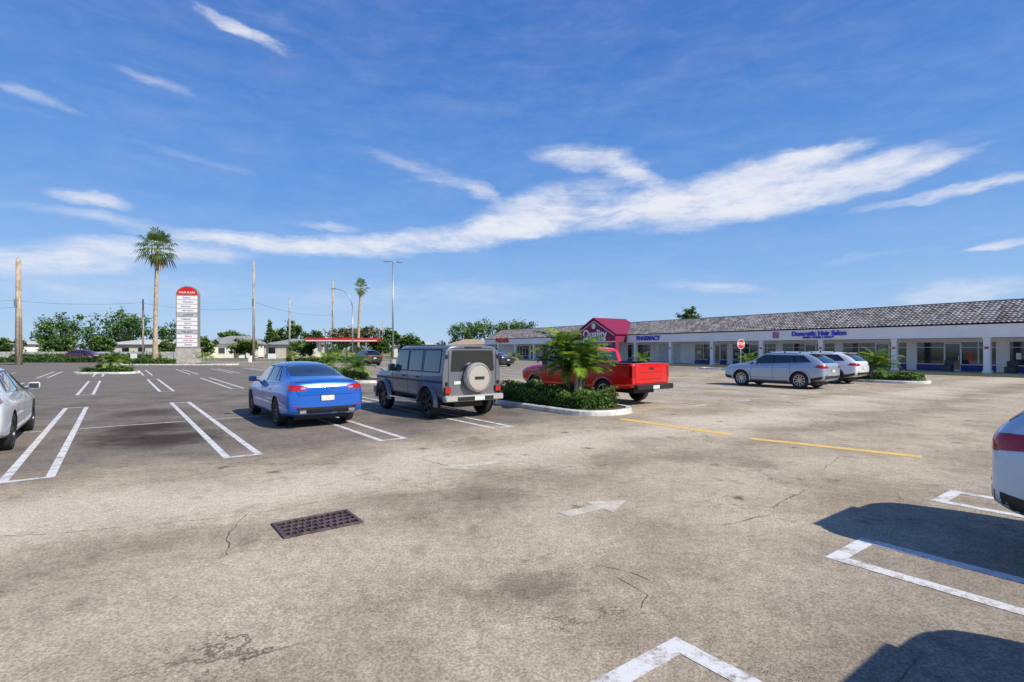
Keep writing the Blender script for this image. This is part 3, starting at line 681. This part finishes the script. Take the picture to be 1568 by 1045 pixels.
def fan_palm(name,loc,h,rc,seed,lean=.3,nfan=34):
    random.seed(seed); mb=MB()
    pts=[(lean*(i/8)**2,0,h*i/8) for i in range(9)]; mb.tube(pts,[.42,.30,.26,.24,.23,.22,.21,.21,.22],10,2)
    top=Vector(pts[-1])
    def fan(base,az_,el_,L,mi,droop):
        d=Vector((math.cos(az_)*math.cos(el_),math.sin(az_)*math.cos(el_),math.sin(el_))); pet=L*.45
        q=base+d*pet; mb.tube([base,q],[.03,.018],4,mi,False)
        sd=Vector((-math.sin(az_),math.cos(az_),0)); nb_=13
        for k in range(nb_):
            a=math.radians(-85+170*k/(nb_-1)); bd=(d*math.cos(a)+sd*math.sin(a)).normalized(); l=L*.60*(1-.3*abs(a)/1.5)*rr(.8,1.1)
            pr=bd.cross(sd.cross(d)).normalized()*l*.055
            m_=q+bd*l*.6; tip=q+bd*l+Vector((0,0,-droop*l))
            mb.add([q,m_-pr,tip,m_+pr],[(0,1,2,3)],mi)
    for k in range(nfan):
        t=k/nfan; fan(top+Vector((0,0,.2-.5*t)),k*2.4,1.4-2.0*t+rr(-.15,.15),rc*rr(.8,1.15),0 if R()<.5 else 1,.25+.3*t)
    for k in range(18): fan(top+Vector((0,0,-.4)),k*2.4,-.7-rr(0,.7),rc*rr(.5,.8),3,.4)
    return mb.build(name,[leafmat('fan_palm_leaf',(.17,.25,.045),.35),L_PD,M_PALMTR,L_DRY],loc=loc)
def tree(name,loc,h,rx,rz,seed,nc=60,nl=60,ls=.22,mats=None,conical=False):
    random.seed(seed); mb=MB(); th=h-rz*1.5
    mb.tube([(0,0,0),(rr(-.1,.1),rr(-.1,.1),th*.6),(rr(-.2,.2),0,max(th,h*.35))],[h*.035,h*.027,h*.02],8,3)
    tp=Vector((0,0,max(th,h*.35)))
    cz=h-rz
    for k in range(nc):
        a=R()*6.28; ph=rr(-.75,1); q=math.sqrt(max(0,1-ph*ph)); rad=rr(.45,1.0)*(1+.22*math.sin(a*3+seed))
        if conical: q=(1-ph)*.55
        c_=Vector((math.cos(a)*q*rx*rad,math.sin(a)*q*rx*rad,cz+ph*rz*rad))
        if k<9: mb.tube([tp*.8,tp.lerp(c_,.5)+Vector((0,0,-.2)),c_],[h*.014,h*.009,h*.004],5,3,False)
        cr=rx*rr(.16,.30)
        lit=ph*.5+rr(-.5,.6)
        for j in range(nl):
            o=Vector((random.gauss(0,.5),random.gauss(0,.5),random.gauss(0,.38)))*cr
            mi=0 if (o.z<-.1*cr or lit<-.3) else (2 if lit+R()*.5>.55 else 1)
            leafquad(mb,c_+o,ls,mi)
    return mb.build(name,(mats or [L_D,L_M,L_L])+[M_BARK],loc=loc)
def hedge_box(name,o,rot,L,W,H,dens,ls,seed):
    random.seed(seed); mb=MB()
    mb.box(-L/2+.12,L/2-.12,-W/2+.12,W/2-.12,0,H-.14,0)
    A=2*(L+W)*H+L*W
    for i in range(int(A*dens)):
        t=R()*A
        if t<L*W: p=[rr(-L/2,L/2),rr(-W/2,W/2),H]
        elif t<L*W+2*L*H: p=[rr(-L/2,L/2),random.choice((-1,1))*W/2,rr(0.02,H)]
        else: p=[random.choice((-1,1))*L/2,rr(-W/2,W/2),rr(0.02,H)]
        wob=.09*math.sin(p[0]*3.1+seed)+.07*math.sin(p[0]*7+p[1]*5)
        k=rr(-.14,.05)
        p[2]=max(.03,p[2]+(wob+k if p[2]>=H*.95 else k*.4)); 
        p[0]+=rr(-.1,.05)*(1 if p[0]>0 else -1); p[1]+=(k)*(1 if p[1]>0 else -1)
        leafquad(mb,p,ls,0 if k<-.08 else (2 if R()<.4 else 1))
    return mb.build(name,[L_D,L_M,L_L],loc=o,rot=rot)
def island(loc,rot,L,W,kerbw=.16,h=.15):
    mb=MB(); n=10; r=W/2*.92
    def outline(off):
        rr2=r-off; hx=L/2-off; hy=W/2-off; pts=[]
        for cx,cy,a0 in ((hx-rr2,hy-rr2,0),(-hx+rr2,hy-rr2,90),(-hx+rr2,-hy+rr2,180),(hx-rr2,-hy+rr2,270)):
            for i in range(n+1):
                a=math.radians(a0+90*i/n); pts.append((cx+rr2*math.cos(a),cy+rr2*math.sin(a)))
        return pts
    rings=[(outline(0),.006),(outline(.0),h-.03),(outline(.03),h),(outline(kerbw),h),(outline(kerbw+.005),h-.04)]
    N=len(rings[0][0]); vs=[]
    for pts,z in rings: vs+=[(x,y,z) for x,y in pts]
    mb.add(vs,[(i*N+k,i*N+(k+1)%N,(i+1)*N+(k+1)%N,(i+1)*N+k) for i in range(4) for k in range(N)],0,False)
    mb.add([(x,y,h-.04) for x,y in rings[4][0]],[list(range(N))],1)
    return mb.build('planting_island',[M_KERB,M_MULCH],loc=loc,rot=rot)
island(lot(5.75,9.25),HU,11.6,2.3)
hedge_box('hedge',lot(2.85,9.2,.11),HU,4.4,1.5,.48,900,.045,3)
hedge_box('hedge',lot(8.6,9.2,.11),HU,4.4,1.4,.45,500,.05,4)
feather_palm('palm_tree',lot(1.95,9.35,.11),[(.16,.02,.92),(-.20,.10,1.12),(.04,-.16,.78),(-.10,.2,.66),(.22,.16,.60)],1.22,1.14,16,5,.34,28,e0=1.45,es=1.2,dr=(1.0,1.8))
island(lot(22.9,9.25),HU,11.6,2.3); feather_palm('shrub_palm',lot(19.5,9.0,.1),[(0,0,.5)],.7,1.2,14,8,.35,22); feather_palm('shrub_palm',lot(26,9.3,.1),[(0,0,.5)],.8,1.3,14,9,.35,22)
hedge_box('hedge',lot(22.8,9.2,.11),HU,7,1.2,.4,250,.06,14)
island((-30.4,39.6,0),.0,4.4,2.2); feather_palm('shrub_palm',(-30.2,39.6,.1),[(0,0,.5),(.2,.1,.6)],.9,1.1,12,10,.35,20); hedge_box('hedge',(-30.4,39.6,.11),0,3.2,1.2,.4,300,.06,15)
island((-38.5,60.5,0),0,14,2.6); feather_palm('shrub_palm',(-35,60.3,.1),[(0,0,.5)],1.0,1.5,14,11,.4,20); hedge_box('hedge',(-41.5,60.3,.11),0,5.5,1.2,.6,200,.08,16)
island(lot(1.2,32.6),HU,4.2,2.6); feather_palm('shrub_palm',lot(1.6,32.0,.1),[(0,0,.5),(.3,.1,.6)],1.0,1.35,16,12,.36,24,dr=(1.0,1.6)); hedge_box('hedge',lot(1.0,32.6,.11),HU,3.0,1.4,.35,400,.06,17)
island((19.6,47,0),HU,6,2); feather_palm('shrub_palm',(20.6,46,.1),[(0,0,.5)],.9,1.4,14,13,.38,22)
for sx_,sy_,sd_ in ((12.3,50,18),(.2,62,19),(-12.5,42,20),(-16.5,47,25),(-54,71.5,26),(-48.5,71.6,27),(-29,70,28),(-23,69,29)): feather_palm('shrub_palm',(sx_,sy_,.1),[(0,0,.5)],.85,1.4,13,sd_,.38,18)
hedge_box('hedge',(-63,71.6,0),0,14,1.1,.7,60,.12,61); hedge_box('hedge',(-26,71.6,0),0,9,1.1,.7,60,.12,62)

# ------------------------------------------------------------ strip mall
BR=math.atan2(.853,-.522)
B=empty('shopping_strip_building',(34.1,35.1,0),BR)
S0,S1=-32,74.5; RIDGE=5.35; EAVE=3.6; FB=2.65
wb=MB()
wb.box(S0,S1,-22,-3.0,0,4.9,0)
wb.box(S0,S1,-2.98,.16,2.66,2.80,1)
wb.box(S0,S1,.162,.34,FB,EAVE-.04,0)
wb.box(S0,S1,.342,.37,FB,FB+.10,1)
wb.box(S0,S1,.342,.372,EAVE-.16,EAVE-.045,1)
wb.box(S1-.2,S1+.01,-3.0,.16,2.81,4.0,0)
cols=[1.89+5.66*k for k in range(-6,13)]
for s in cols:
    wb.box(s-.19,s+.19,-.20,.155,.155,2.655,0,ch=.015); wb.box(s-.24,s+.24,-.22,.158,.152,.36,0,ch=.01); wb.box(s-.23,s+.23,-.215,.157,2.50,2.652,1,ch=.01)
wb.build('walls_and_columns',[M_WHITE,M_TRIM],parent=B)
wk=MB(); wk.box(S0,S1,-3,1.25,.0,.15,0); wk.box(S0,S1,1.252,1.38,0,.145,1); 
wk.build('walkway',[M_CONC,M_YELL],parent=B)
rf=MB(); ds=.075; ns=int((S1-S0)/ds); prof=[]; nc=11
for c_ in range(nc):
    for e_ in (0,1):
        t=(c_+e_)/nc; prof.append((.47-t*3.75,EAVE-.02+t*(RIDGE-EAVE)+(.07 if e_==0 else 0)))
vs=[];np_=len(prof)
for i in range(ns+1):
    s=S0+i*ds; bump=.065*abs(math.sin(math.pi*s/.30))
    for f_,z in prof: vs.append((s,f_,z+bump))
fs=[(i*np_+j,i*np_+j+1,(i+1)*np_+j+1,(i+1)*np_+j) for i in range(ns) for j in range(np_-1)]
rf.add(vs,fs,0,False)
rf.box(S0,S1,-3.5,-3.22,4.9,RIDGE+.10,1); rf.box(S0,S1,-22,-3.5,4.9,4.97,1)
m,nt,b=newmat('roof_tile'); t=nd(nt,'ShaderNodeTexCoord').outputs['Object']
mp=nd(nt,'ShaderNodeMapping'); mp.inputs['Scale'].default_value=(3.333,2.93,0); nt.links.new(t,mp.inputs[0])
vf=nd(nt,'ShaderNodeVectorMath',operation='FLOOR'); nt.links.new(mp.outputs[0],vf.inputs[0])
wn_=nd(nt,'ShaderNodeTexWhiteNoise'); nt.links.new(vf.outputs[0],wn_.inputs['Vector'])
c=mixc(nt,mrange(nt,wn_.outputs['Value'],0,1,0,1,False),(.16,.14,.13),(.48,.43,.39)); c=mixc(nt,mrange(nt,noise(nt,t,.6,5),.45,.7,0,.55),c,(.12,.105,.10))
nt.links.new(c,b.inputs['Base Color']); b.inputs['Roughness'].default_value=.85
rf.build('tiled_roof',[m,simple('roof_ridge',(.30,.27,.25),.8)],parent=B)
sf=MB(); random.seed(21)
M_POST=simple('poster',(.60,.55,.48),.6,var=.5,vscale=2); M_SHUT=simple('roller_shutter',(.62,.64,.66),.5)
M_GLB=simple('painted_interior_glass',(.12,.115,.10),.06,var=.7,vscale=1.3,spec=.8)  # opaque glass; a bright interior is painted into its paler colour
for k in range(len(cols)-1):
    a,b_=cols[k],cols[k+1]; kind=random.choice(['glass','glass','glass','part'])
    if k==11: kind='shut'
    sf.box(a-.35,a+.35,-3.0,-2.90,.152,2.658,0)
    x0,x1=a+.35,b_-.35
    if kind=='shut':
        sf.box(x0,x1,-2.998,-2.95,.152,2.655,0)
        for i in range(18): sf.box(x0+.8,x1-.8,-2.948,-2.93+.012*(i%2),.2+i*.125,.2+i*.125+.115,6)
        continue
    if kind=='part': x1=x1-rr(.6,1.2); sf.box(x1,b_-.35,-2.998,-2.92,.152,2.655,0)
    sf.box(x0,x1,-2.998,-2.94,2.36,2.655,0)
    sf.box(x0,x1,-2.998,-2.97,.152,2.358,7 if k%3==1 else 2)
    dx=rr(x0+.6,x1-1.7)
    for (p0,p1) in ((x0,dx),(dx+1.05,x1)):
        if p1-p0>.2: sf.box(p0,p1,-2.968,-2.91,.153,.62,3)
        n=max(1,int((p1-p0)/.95))
        for i in range(n+1):
            xx=p0+(p1-p0)*i/n; sf.box(xx-.03,xx+.03,-2.966,-2.925,.622,2.357,1)
        sf.box(p0,p1,-2.964,-2.93,.622,.68,1); sf.box(p0,p1,-2.963,-2.935,1.95,1.99,1)
        for i in range(n):
            if R()<.5:
                q=p0+(p1-p0)*(i+.5)/n; hw=rr(.12,.32); z0=rr(.8,1.3); sf.box(q-hw,q+hw,-2.969,-2.962,z0,z0+rr(.3,.6),random.choice((4,4,5,3,1)))
    sf.box(dx+.05,dx+1.0,-2.969,-2.93,.153,.27,1); sf.box(dx+.02,dx+.07,-2.967,-2.91,.153,2.3,1); sf.box(dx+.98,dx+1.03,-2.967,-2.91,.153,2.3,1); sf.box(dx+.02,dx+1.03,-2.966,-2.915,2.25,2.33,1)
    sf.box(dx+.12,dx+.15,-2.90,-2.87,.95,1.35,1)
sf.build('storefronts',[M_WHITE,M_TRIM,M_GLASSB,M_NAVY,M_POST,M_RED,M_SHUT,M_GLB],parent=B)
TR=(math.pi/2,0,math.pi)
text_obj('shop_sign_text','Domestic Hair Salon',.56,M_BLUESIGN,B,(13.3,.40,3.20),TR,.03,.02)
text_obj('shop_sign_text','UNISEX  BARBER & BEAUTY',.22,M_BLUESIGN,B,(13.3,.40,2.86),TR,.02,.01)
sg=MB(); sg.box(16.9,17.5,.345,.42,2.85,3.45,0,ch=.05); sg.build('shop_sign_logo',[simple('pink_sign',(.50,.15,.32),.4)],parent=B)
text_obj('shop_sign_text','PHARMACY',.72,M_BLUESIGN,B,(33.4,.40,3.12),TR,.03,.03)
text_obj('shop_sign_text','BAZAAR',1.15,M_RED,B,(68,.45,3.35),TR,.03,.05)
text_obj('shop_sign_text','Laundry & Cleaners',.5,M_BLUESIGN,B,(-8,.40,3.12),TR,.03,.01)
cs=MB()
for s in cols[5:12]: cs.box(s-.14,s+.14,.157,.170,1.65,2.05,0); cs.box(s-.12,s+.12,.171,.174,1.83,2.02,1)
for x,cl_ in ((1.0,2),(4.6,2),(9.2,2),(15.5,3),(20,3),(26,2)):
    cs.box(x-.3,x+.3,-1.6,-1.0,.152,.62,cl_,ch=.04); cs.box(x-.3,x+.3,-1.6,-1.54,.62,1.0,cl_,ch=.02)
cs.build('column_notices_and_benches',[M_TRIM,M_RED,simple('dark_bench',(.05,.05,.06),.5),simple('wood_bench',(.3,.18,.09),.6)],parent=B)
pg=MB(); a,b_,f1=37.0,45.2,2.3; mid=(a+b_)/2
pts=[(a,2.72),(b_,2.72),(b_,3.62),(mid,5.75),(a,3.62)]
vs=[(x,f1,z) for x,z in pts]+[(x,-3.4,z) for x,z in pts]
pg.add(vs,[(0,1,2,3,4),(9,8,7,6,5),(0,4,9,5),(1,0,5,6),(2,1,6,7),(3,2,7,8),(4,3,8,9)],0)
def bar(x0,z0,x1,z1,th,mi,y0,y1):
    d=Vector((x1-x0,0,z1-z0)); d.normalize(); n=Vector((-d.z,0,d.x))*th
    P_=[Vector((x0,0,z0)),Vector((x1,0,z1)),Vector((x1,0,z1))+n,Vector((x0,0,z0))+n]
    vs=[(p.x,y,p.z) for y in (y0,y1) for p in P_]
    pg.add(vs,[(0,1,2,3),(4,5,6,7),(0,1,5,4),(1,2,6,5),(2,3,7,6),(3,0,4,7)],mi)
bar(mid,5.80,a-.15,3.60,-.14,0,-3.3,f1+.10); bar(b_+.15,3.60,mid,5.80,-.14,0,-3.3,f1+.10)
bar(mid,5.50,a+.2,3.60,.07,1,f1+.005,f1+.03); bar(b_-.2,3.60,mid,5.50,.07,1,f1+.005,f1+.03)
for s in (a+.3,b_-.3): pg.box(s-.3,s+.3,f1-.62,f1-.02,.152,2.715,0,ch=.02)
pg.box(a,b_,f1+.003,f1+.05,2.72,2.82,1)
pg.build('maroon_portico',[M_MAG,M_TRIM],parent=B)
text_obj('portico_sign','Quality',1.6,M_TRIM,B,(mid-.2,f1+.04,3.72),TR,.03,.03)
text_obj('portico_sign_small','DISCOUNT CENTER',.5,M_TRIM,B,(mid-.2,f1+.04,3.05),TR,.02,.015)
lg=MB(); lg.lathe([(.38,0),(.38,.05),(.001,.06)],20,(mid,f1+.01,4.82),0,1); lg.build('portico_logo',[M_TRIM],parent=B)

# ------------------------------------------------------------ street furniture
def oct_sign(loc,rot):
    e=empty('stop_sign',loc,rot); mb=MB()
    mb.tube([(0,0,0),(0,0,2.6)],[.03,.03],8,0)
    for rad,y0,y1,mi in ((.38,-.045,-.032,1),(.35,-.048,-.0455,2)):
        vs=[(rad*math.cos(math.radians(22.5+45*i)),y,2.22+rad*math.sin(math.radians(22.5+45*i))) for y in (y0,y1) for i in range(8)]
        mb.add(vs,[tuple(range(8)),tuple(range(15,7,-1))]+[(i,(i+1)%8,8+(i+1)%8,8+i) for i in range(8)],mi)
    mb.build('post_and_plate',[M_GALV,M_TRIM,M_RED],parent=e)
    text_obj('lettering','STOP',.27,M_TRIM,e,(0,-.052,2.22),(math.pi/2,0,0),.001,.008)
oct_sign((17.35,40,0),.35)
lp=MB(); lp.tube([(0,0,0),(0,0,.7)],[.28,.28],14,1,True,False); lp.tube([(0,0,.7),(0,0,11.5)],[.11,.07],10,0)
lp.tube([(-.55,0,11.45),(.55,0,11.45)],[.04,.04],6,0)
for s in (-1,1): lp.box(s*.72-.28,s*.72+.28,-.18,.18,11.38,11.52,0,ch=.03)
lp.build('parking_lot_lamp_post',[M_GALV,M_CONC],loc=(-13.1,58,0),rot=.3)
def utility_pole(loc,h,r,rot=0.0):
    mb=MB(); mb.tube([(0,0,0),(0,0,h)],[r,r*.72],10,0)
    mb.tube([(r*.9,-r*.5,h*.1),(r*.72,-r*.4,h*.8)],[.035,.035],6,1); mb.box(-.12,.12,-r-.12,-r*.7,h*.55,h*.62,1)
    mb.tube([(0,0,h-.05),(0,0,h+.12)],[r*.5,r*.3],8,1)
    return mb.build('utility_pole',[M_WOOD,M_GALV],loc=loc,rot=rot)
for l,h,r in (((-56.2,60,0),12.1,.30),((-39.2,80,0),15.2,.20),((-42.2,100,0),11.5,.2),((-37.4,110,0),16,.22),((-49,70,0),8.4,.13),((-27,110,0),8,.1),((-40.5,96,0),7,.12),((-56.95,61,0),9.5,.24)): utility_pole(l,h,r)
wr=MB()
def wire(a,b_,sag):
    a=Vector(a);b_=Vector(b_); pts=[a.lerp(b_,i/16)+Vector((0,0,-sag*4*(i/16)*(1-i/16))) for i in range(17)]; wr.tube(pts,[.018]*17,4,0,False)
wire((-110,62,8.0),(-56.2,60,7.4),.8); wire((-56.2,60,7.3),(-49,70,8.0),.3); wire((-49,70,7.9),(-39.2,80,8.0),.5); wire((-39.2,80,9),(-37.4,110,9),.8); wire((-110,62,6.8),(-56.2,60,6.6),.8)
wr.build('overhead_wires',[M_BLK])
sl=MB(); sl.tube([(0,0,0),(0,0,8.6)],[.12,.08],8,0); sl.tube([(0,0,8.5),(-.5,0,10.0),(-1.4,0,10.9),(-2.6,0,11.2)],[.07,.06,.05,.045],8,0); sl.box(-3.3,-2.5,-.16,.16,11.12,11.28,0,ch=.04)
sl.build('street_lamp',[M_GALV],loc=(-24.8,82,0))
e=empty('shopping_center_pylon_sign',(-43,70,0),.18)
py=MB(); Wd=1.35
pts=[(-Wd,1.9),(Wd,1.9),(Wd,9.0)]+[(Wd*math.cos(math.radians(a)),9.0+1.15*math.sin(math.radians(a))) for a in range(10,180,10)]+[(-Wd,9.0)]
n=len(pts); vs=[(x,-.35,z) for x,z in pts]+[(x,.35,z) for x,z in pts]
py.add(vs,[tuple(range(n)),tuple(range(2*n-1,n-1,-1))]+[(i,(i+1)%n,n+(i+1)%n,n+i) for i in range(n)],3)
pts=[(-Wd+.05,9.0),(Wd-.05,9.0)]+[((Wd-.08)*math.cos(math.radians(a)),9.0+1.07*math.sin(math.radians(a))) for a in range(5,180,10)]
py.add([(x,-.356,z) for x,z in pts],[tuple(range(len(pts)))],1)
for i in range(12):
    z=2.15+i*.565; py.box(-Wd+.10,Wd-.10,-.362,-.352,z,z+.49,0 if i not in (3,7) else 4)
py.box(-Wd-.05,Wd+.05,-.45,.45,0,1.9,2)
py.build('cabinet',[M_TRIM,M_RED,M_CONC,simple('bronze_cabinet',(.28,.25,.23),.5),simple('grey_panel',(.45,.48,.5),.5)],parent=e)
random.seed(5)
for i in range(12):
    text_obj('tenant_name',random.choice(['Pharmacy','Hair Salon','Quality','Bakery','Dental','Laundry','Cafeteria','Insurance','Nails Spa']),.32,random.choice([M_RED,M_NAVY,M_BLK,M_BLK]),e,(rr(-.2,.2),-.366,2.40+i*.565),(math.pi/2,0,0),.001,.004)
text_obj('header_name','PALM PLAZA',.34,M_TRIM,e,(0,-.36,9.3),(math.pi/2,0,0),.001,.006)

# ------------------------------------------------------------ trees and background
fan_palm('palm_tree',(-44.0,65,0),14.2,2.6,31)
fan_palm('palm_tree',(-29.2,100,0),13.6,1.8,32,.6,24)
bt=[((-93,112,0),9.0,5.0,3.8),((-87,116,0),10,5.4,4.0),((-81.5,112,0),10.2,5.0,4.2),((-101,116,0),8.6,4.6,3.6),((-76,118,0),8.0,4.2,3.2),
 ((-56,125,0),6.6,2.6,2.2),((-49,118,0),7.6,2.4,2.6),((-47,124,0),6.4,2.6,2.2),((-34.5,110,0),6.6,3.2,2.6),((-30.5,114,0),7.2,3.2,2.8),((-25.5,112,0),6.4,2.4,2.2),
 ((-13,140,0),9.6,4.6,3.6),((-7,143,0),10.0,5.4,3.8),((-1,140,0),9.8,5,3.8),((4,146,0),9,4,3.2),((47,140,0),13,2.6,3),((-68,128,0),6.2,3,2.2),((-40,128,0),5.6,3,2),
 ((-75,96,0),4.2,2.4,1.9),((-38.5,97,0),3.8,2.2,1.7),((-24,96,0),3.6,2,1.6),((-64,98,0),3.4,2,1.5),((-19,100,0),4.4,2.4,1.8),((-84,97,0),4.0,2.6,1.9),((-92,96,0),3.8,2.6,1.8),((-57,97,0),4.2,2.4,1.9),((-49.5,98,0),3.8,2.2,1.7)]
M_BR=[L_D,leafmat('olive_leaf',(.16,.16,.05)),leafmat('tan_leaf',(.30,.25,.11))]
for i,(l,h,rx,rz) in enumerate(bt):
    tree('shade_tree',l,h,rx,rz,40+i,nc=44,nl=44,ls=.28,mats=M_BR if i in (8,9) else None)
tree('conifer_tree',(-51.5,112,0),8.4,1.3,3.4,77,nc=40,nl=40,ls=.2,conical=True)
random.seed(99); tl=MB()
for i in range(200):
    x=-330+i*2.0+rr(-1,1)
    hh_=rr(2.5,5.0)*(1.25 if math.sin(i*.21)>.3 else .8); c_=(x,190+rr(-8,8),0)
    for j in range(80):
        a=R()*6.28; q=rr(.3,1); leafquad(tl,(c_[0]+math.cos(a)*2.4*q,c_[1]+math.sin(a)*2.4*q,rr(.2,1)*hh_*(1.15-.45*q)),.5,random.choice((0,0,1,1,2)))
tl.build('distant_treeline',[L_D,L_M,L_L])
def house(name,loc,rot,L,W,H,RH,wall,roof):
    e=empty(name,loc,rot); mb=MB()
    mb.box(-L/2,L/2,-W/2,W/2,0,H,0)
    o=.5; vs=[(-L/2-o,-W/2-o,H),(L/2+o,-W/2-o,H),(L/2+o,W/2+o,H),(-L/2-o,W/2+o,H),(-L/2+W/2,0,H+RH),(L/2-W/2,0,H+RH)]
    vs=[(x,y,z+.01) for x,y,z in vs]
    mb.add(vs,[(0,1,5,4),(1,2,5),(2,3,4,5),(3,0,4),(0,3,2,1)],1)
    n=int(L/3)
    for i in range(n):
        x=-L/2+(i+.5)*L/n
        if i==n//2: mb.box(x-.5,x+.5,-W/2-.03,-W/2-.002,0,2.1,3)
        else: mb.box(x-.65,x+.65,-W/2-.03,-W/2-.002,.9,2.1,2); mb.box(x-.75,x+.75,-W/2-.05,-W/2-.031,.8,.9,0)
    mb.build('walls_roof_windows',[wall,roof,M_GLASSB,M_BARK],parent=e)
MT=simple('tan_stucco',(.50,.42,.30),.9); MC=simple('cream_stucco',(.66,.62,.54),.9); RG=simple('grey_shingle',(.30,.29,.28),.9,var=.3); RO=simple('tan_tile',(.42,.30,.19),.8,var=.2); RW=simple('white_roof',(.55,.54,.51),.8,var=.1)
house('house',(-70,106,0),.05,18,9,2.7,1.0,MC,RW); house('house',(-58,112,0),0,12,8,2.9,1.7,M_WHITE,RG); house('house',(-44,108,0),0,10,8,2.7,1.2,MC,RG)
house('house',(-98,100,0),0,16,9,2.7,1.0,M_WHITE,RW); house('house',(-10.0,128,0),.1,10,7,2.9,1.3,MT,RO); house('house',(-22,124,0),0,10,8,2.6,1.0,M_WHITE,RW)
wl_=MB()
for i in range(16):
    x=-96+i*2.4
    wl_.box(x,x+.12,93.4,93.52,0,1.5,1)
    wl_.box(x+.12,x+2.4,93.44,93.48,.1,1.35,0)
wl_.build('white_fence',[simple('fence_white',(.50,.49,.46),.8,var=.3),M_GALV])
hedge_box('hedge',(-75,92.8,0),0,26,1.0,.9,40,.16,60)
e=empty('gas_station_canopy',(-30,95,0),.1); mb=MB(); mb.box(-6,6,-3.5,3.5,3.1,3.75,1); mb.box(-6.02,6.02,-3.53,-3.502,3.2,3.35,0)
for x in (-4,4):
    for y in (-2,2): mb.box(x-.15,x+.15,y-.15,y+.15,0,3.1,0)
mb.build('canopy_and_posts',[M_TRIM,M_RED],parent=e)
sk=MB()
for x in (-58,-46,-36,-27): sk.box(x-.2,x+.2,72.3,72.6,.0,.9,0,ch=.03)
for x,wd in ((-52,.9),(-33,1.1)): 
    sk.box(x-.04,x+.04,72.5,72.58,0,1.2,1); sk.box(x-wd/2,x+wd/2,72.44,72.48,.5,1.2,0)
sk.build('roadside_bollards_and_boards',[M_TRIM,M_GALV])

# ------------------------------------------------------------ camera
cam=bpy.data.cameras.new('camera'); co=bpy.data.objects.new('camera',cam); scene.collection.objects.link(co)
co.location=(0,0,1.85); co.rotation_euler=(math.pi/2,0,0); cam.sensor_width=36; cam.lens=18.53; cam.shift_y=.0077; cam.clip_end=5000; cam.clip_start=.05
scene.camera=co
scene.view_settings.view_transform='Standard'; scene.view_settings.look='None'; scene.view_settings.exposure=0
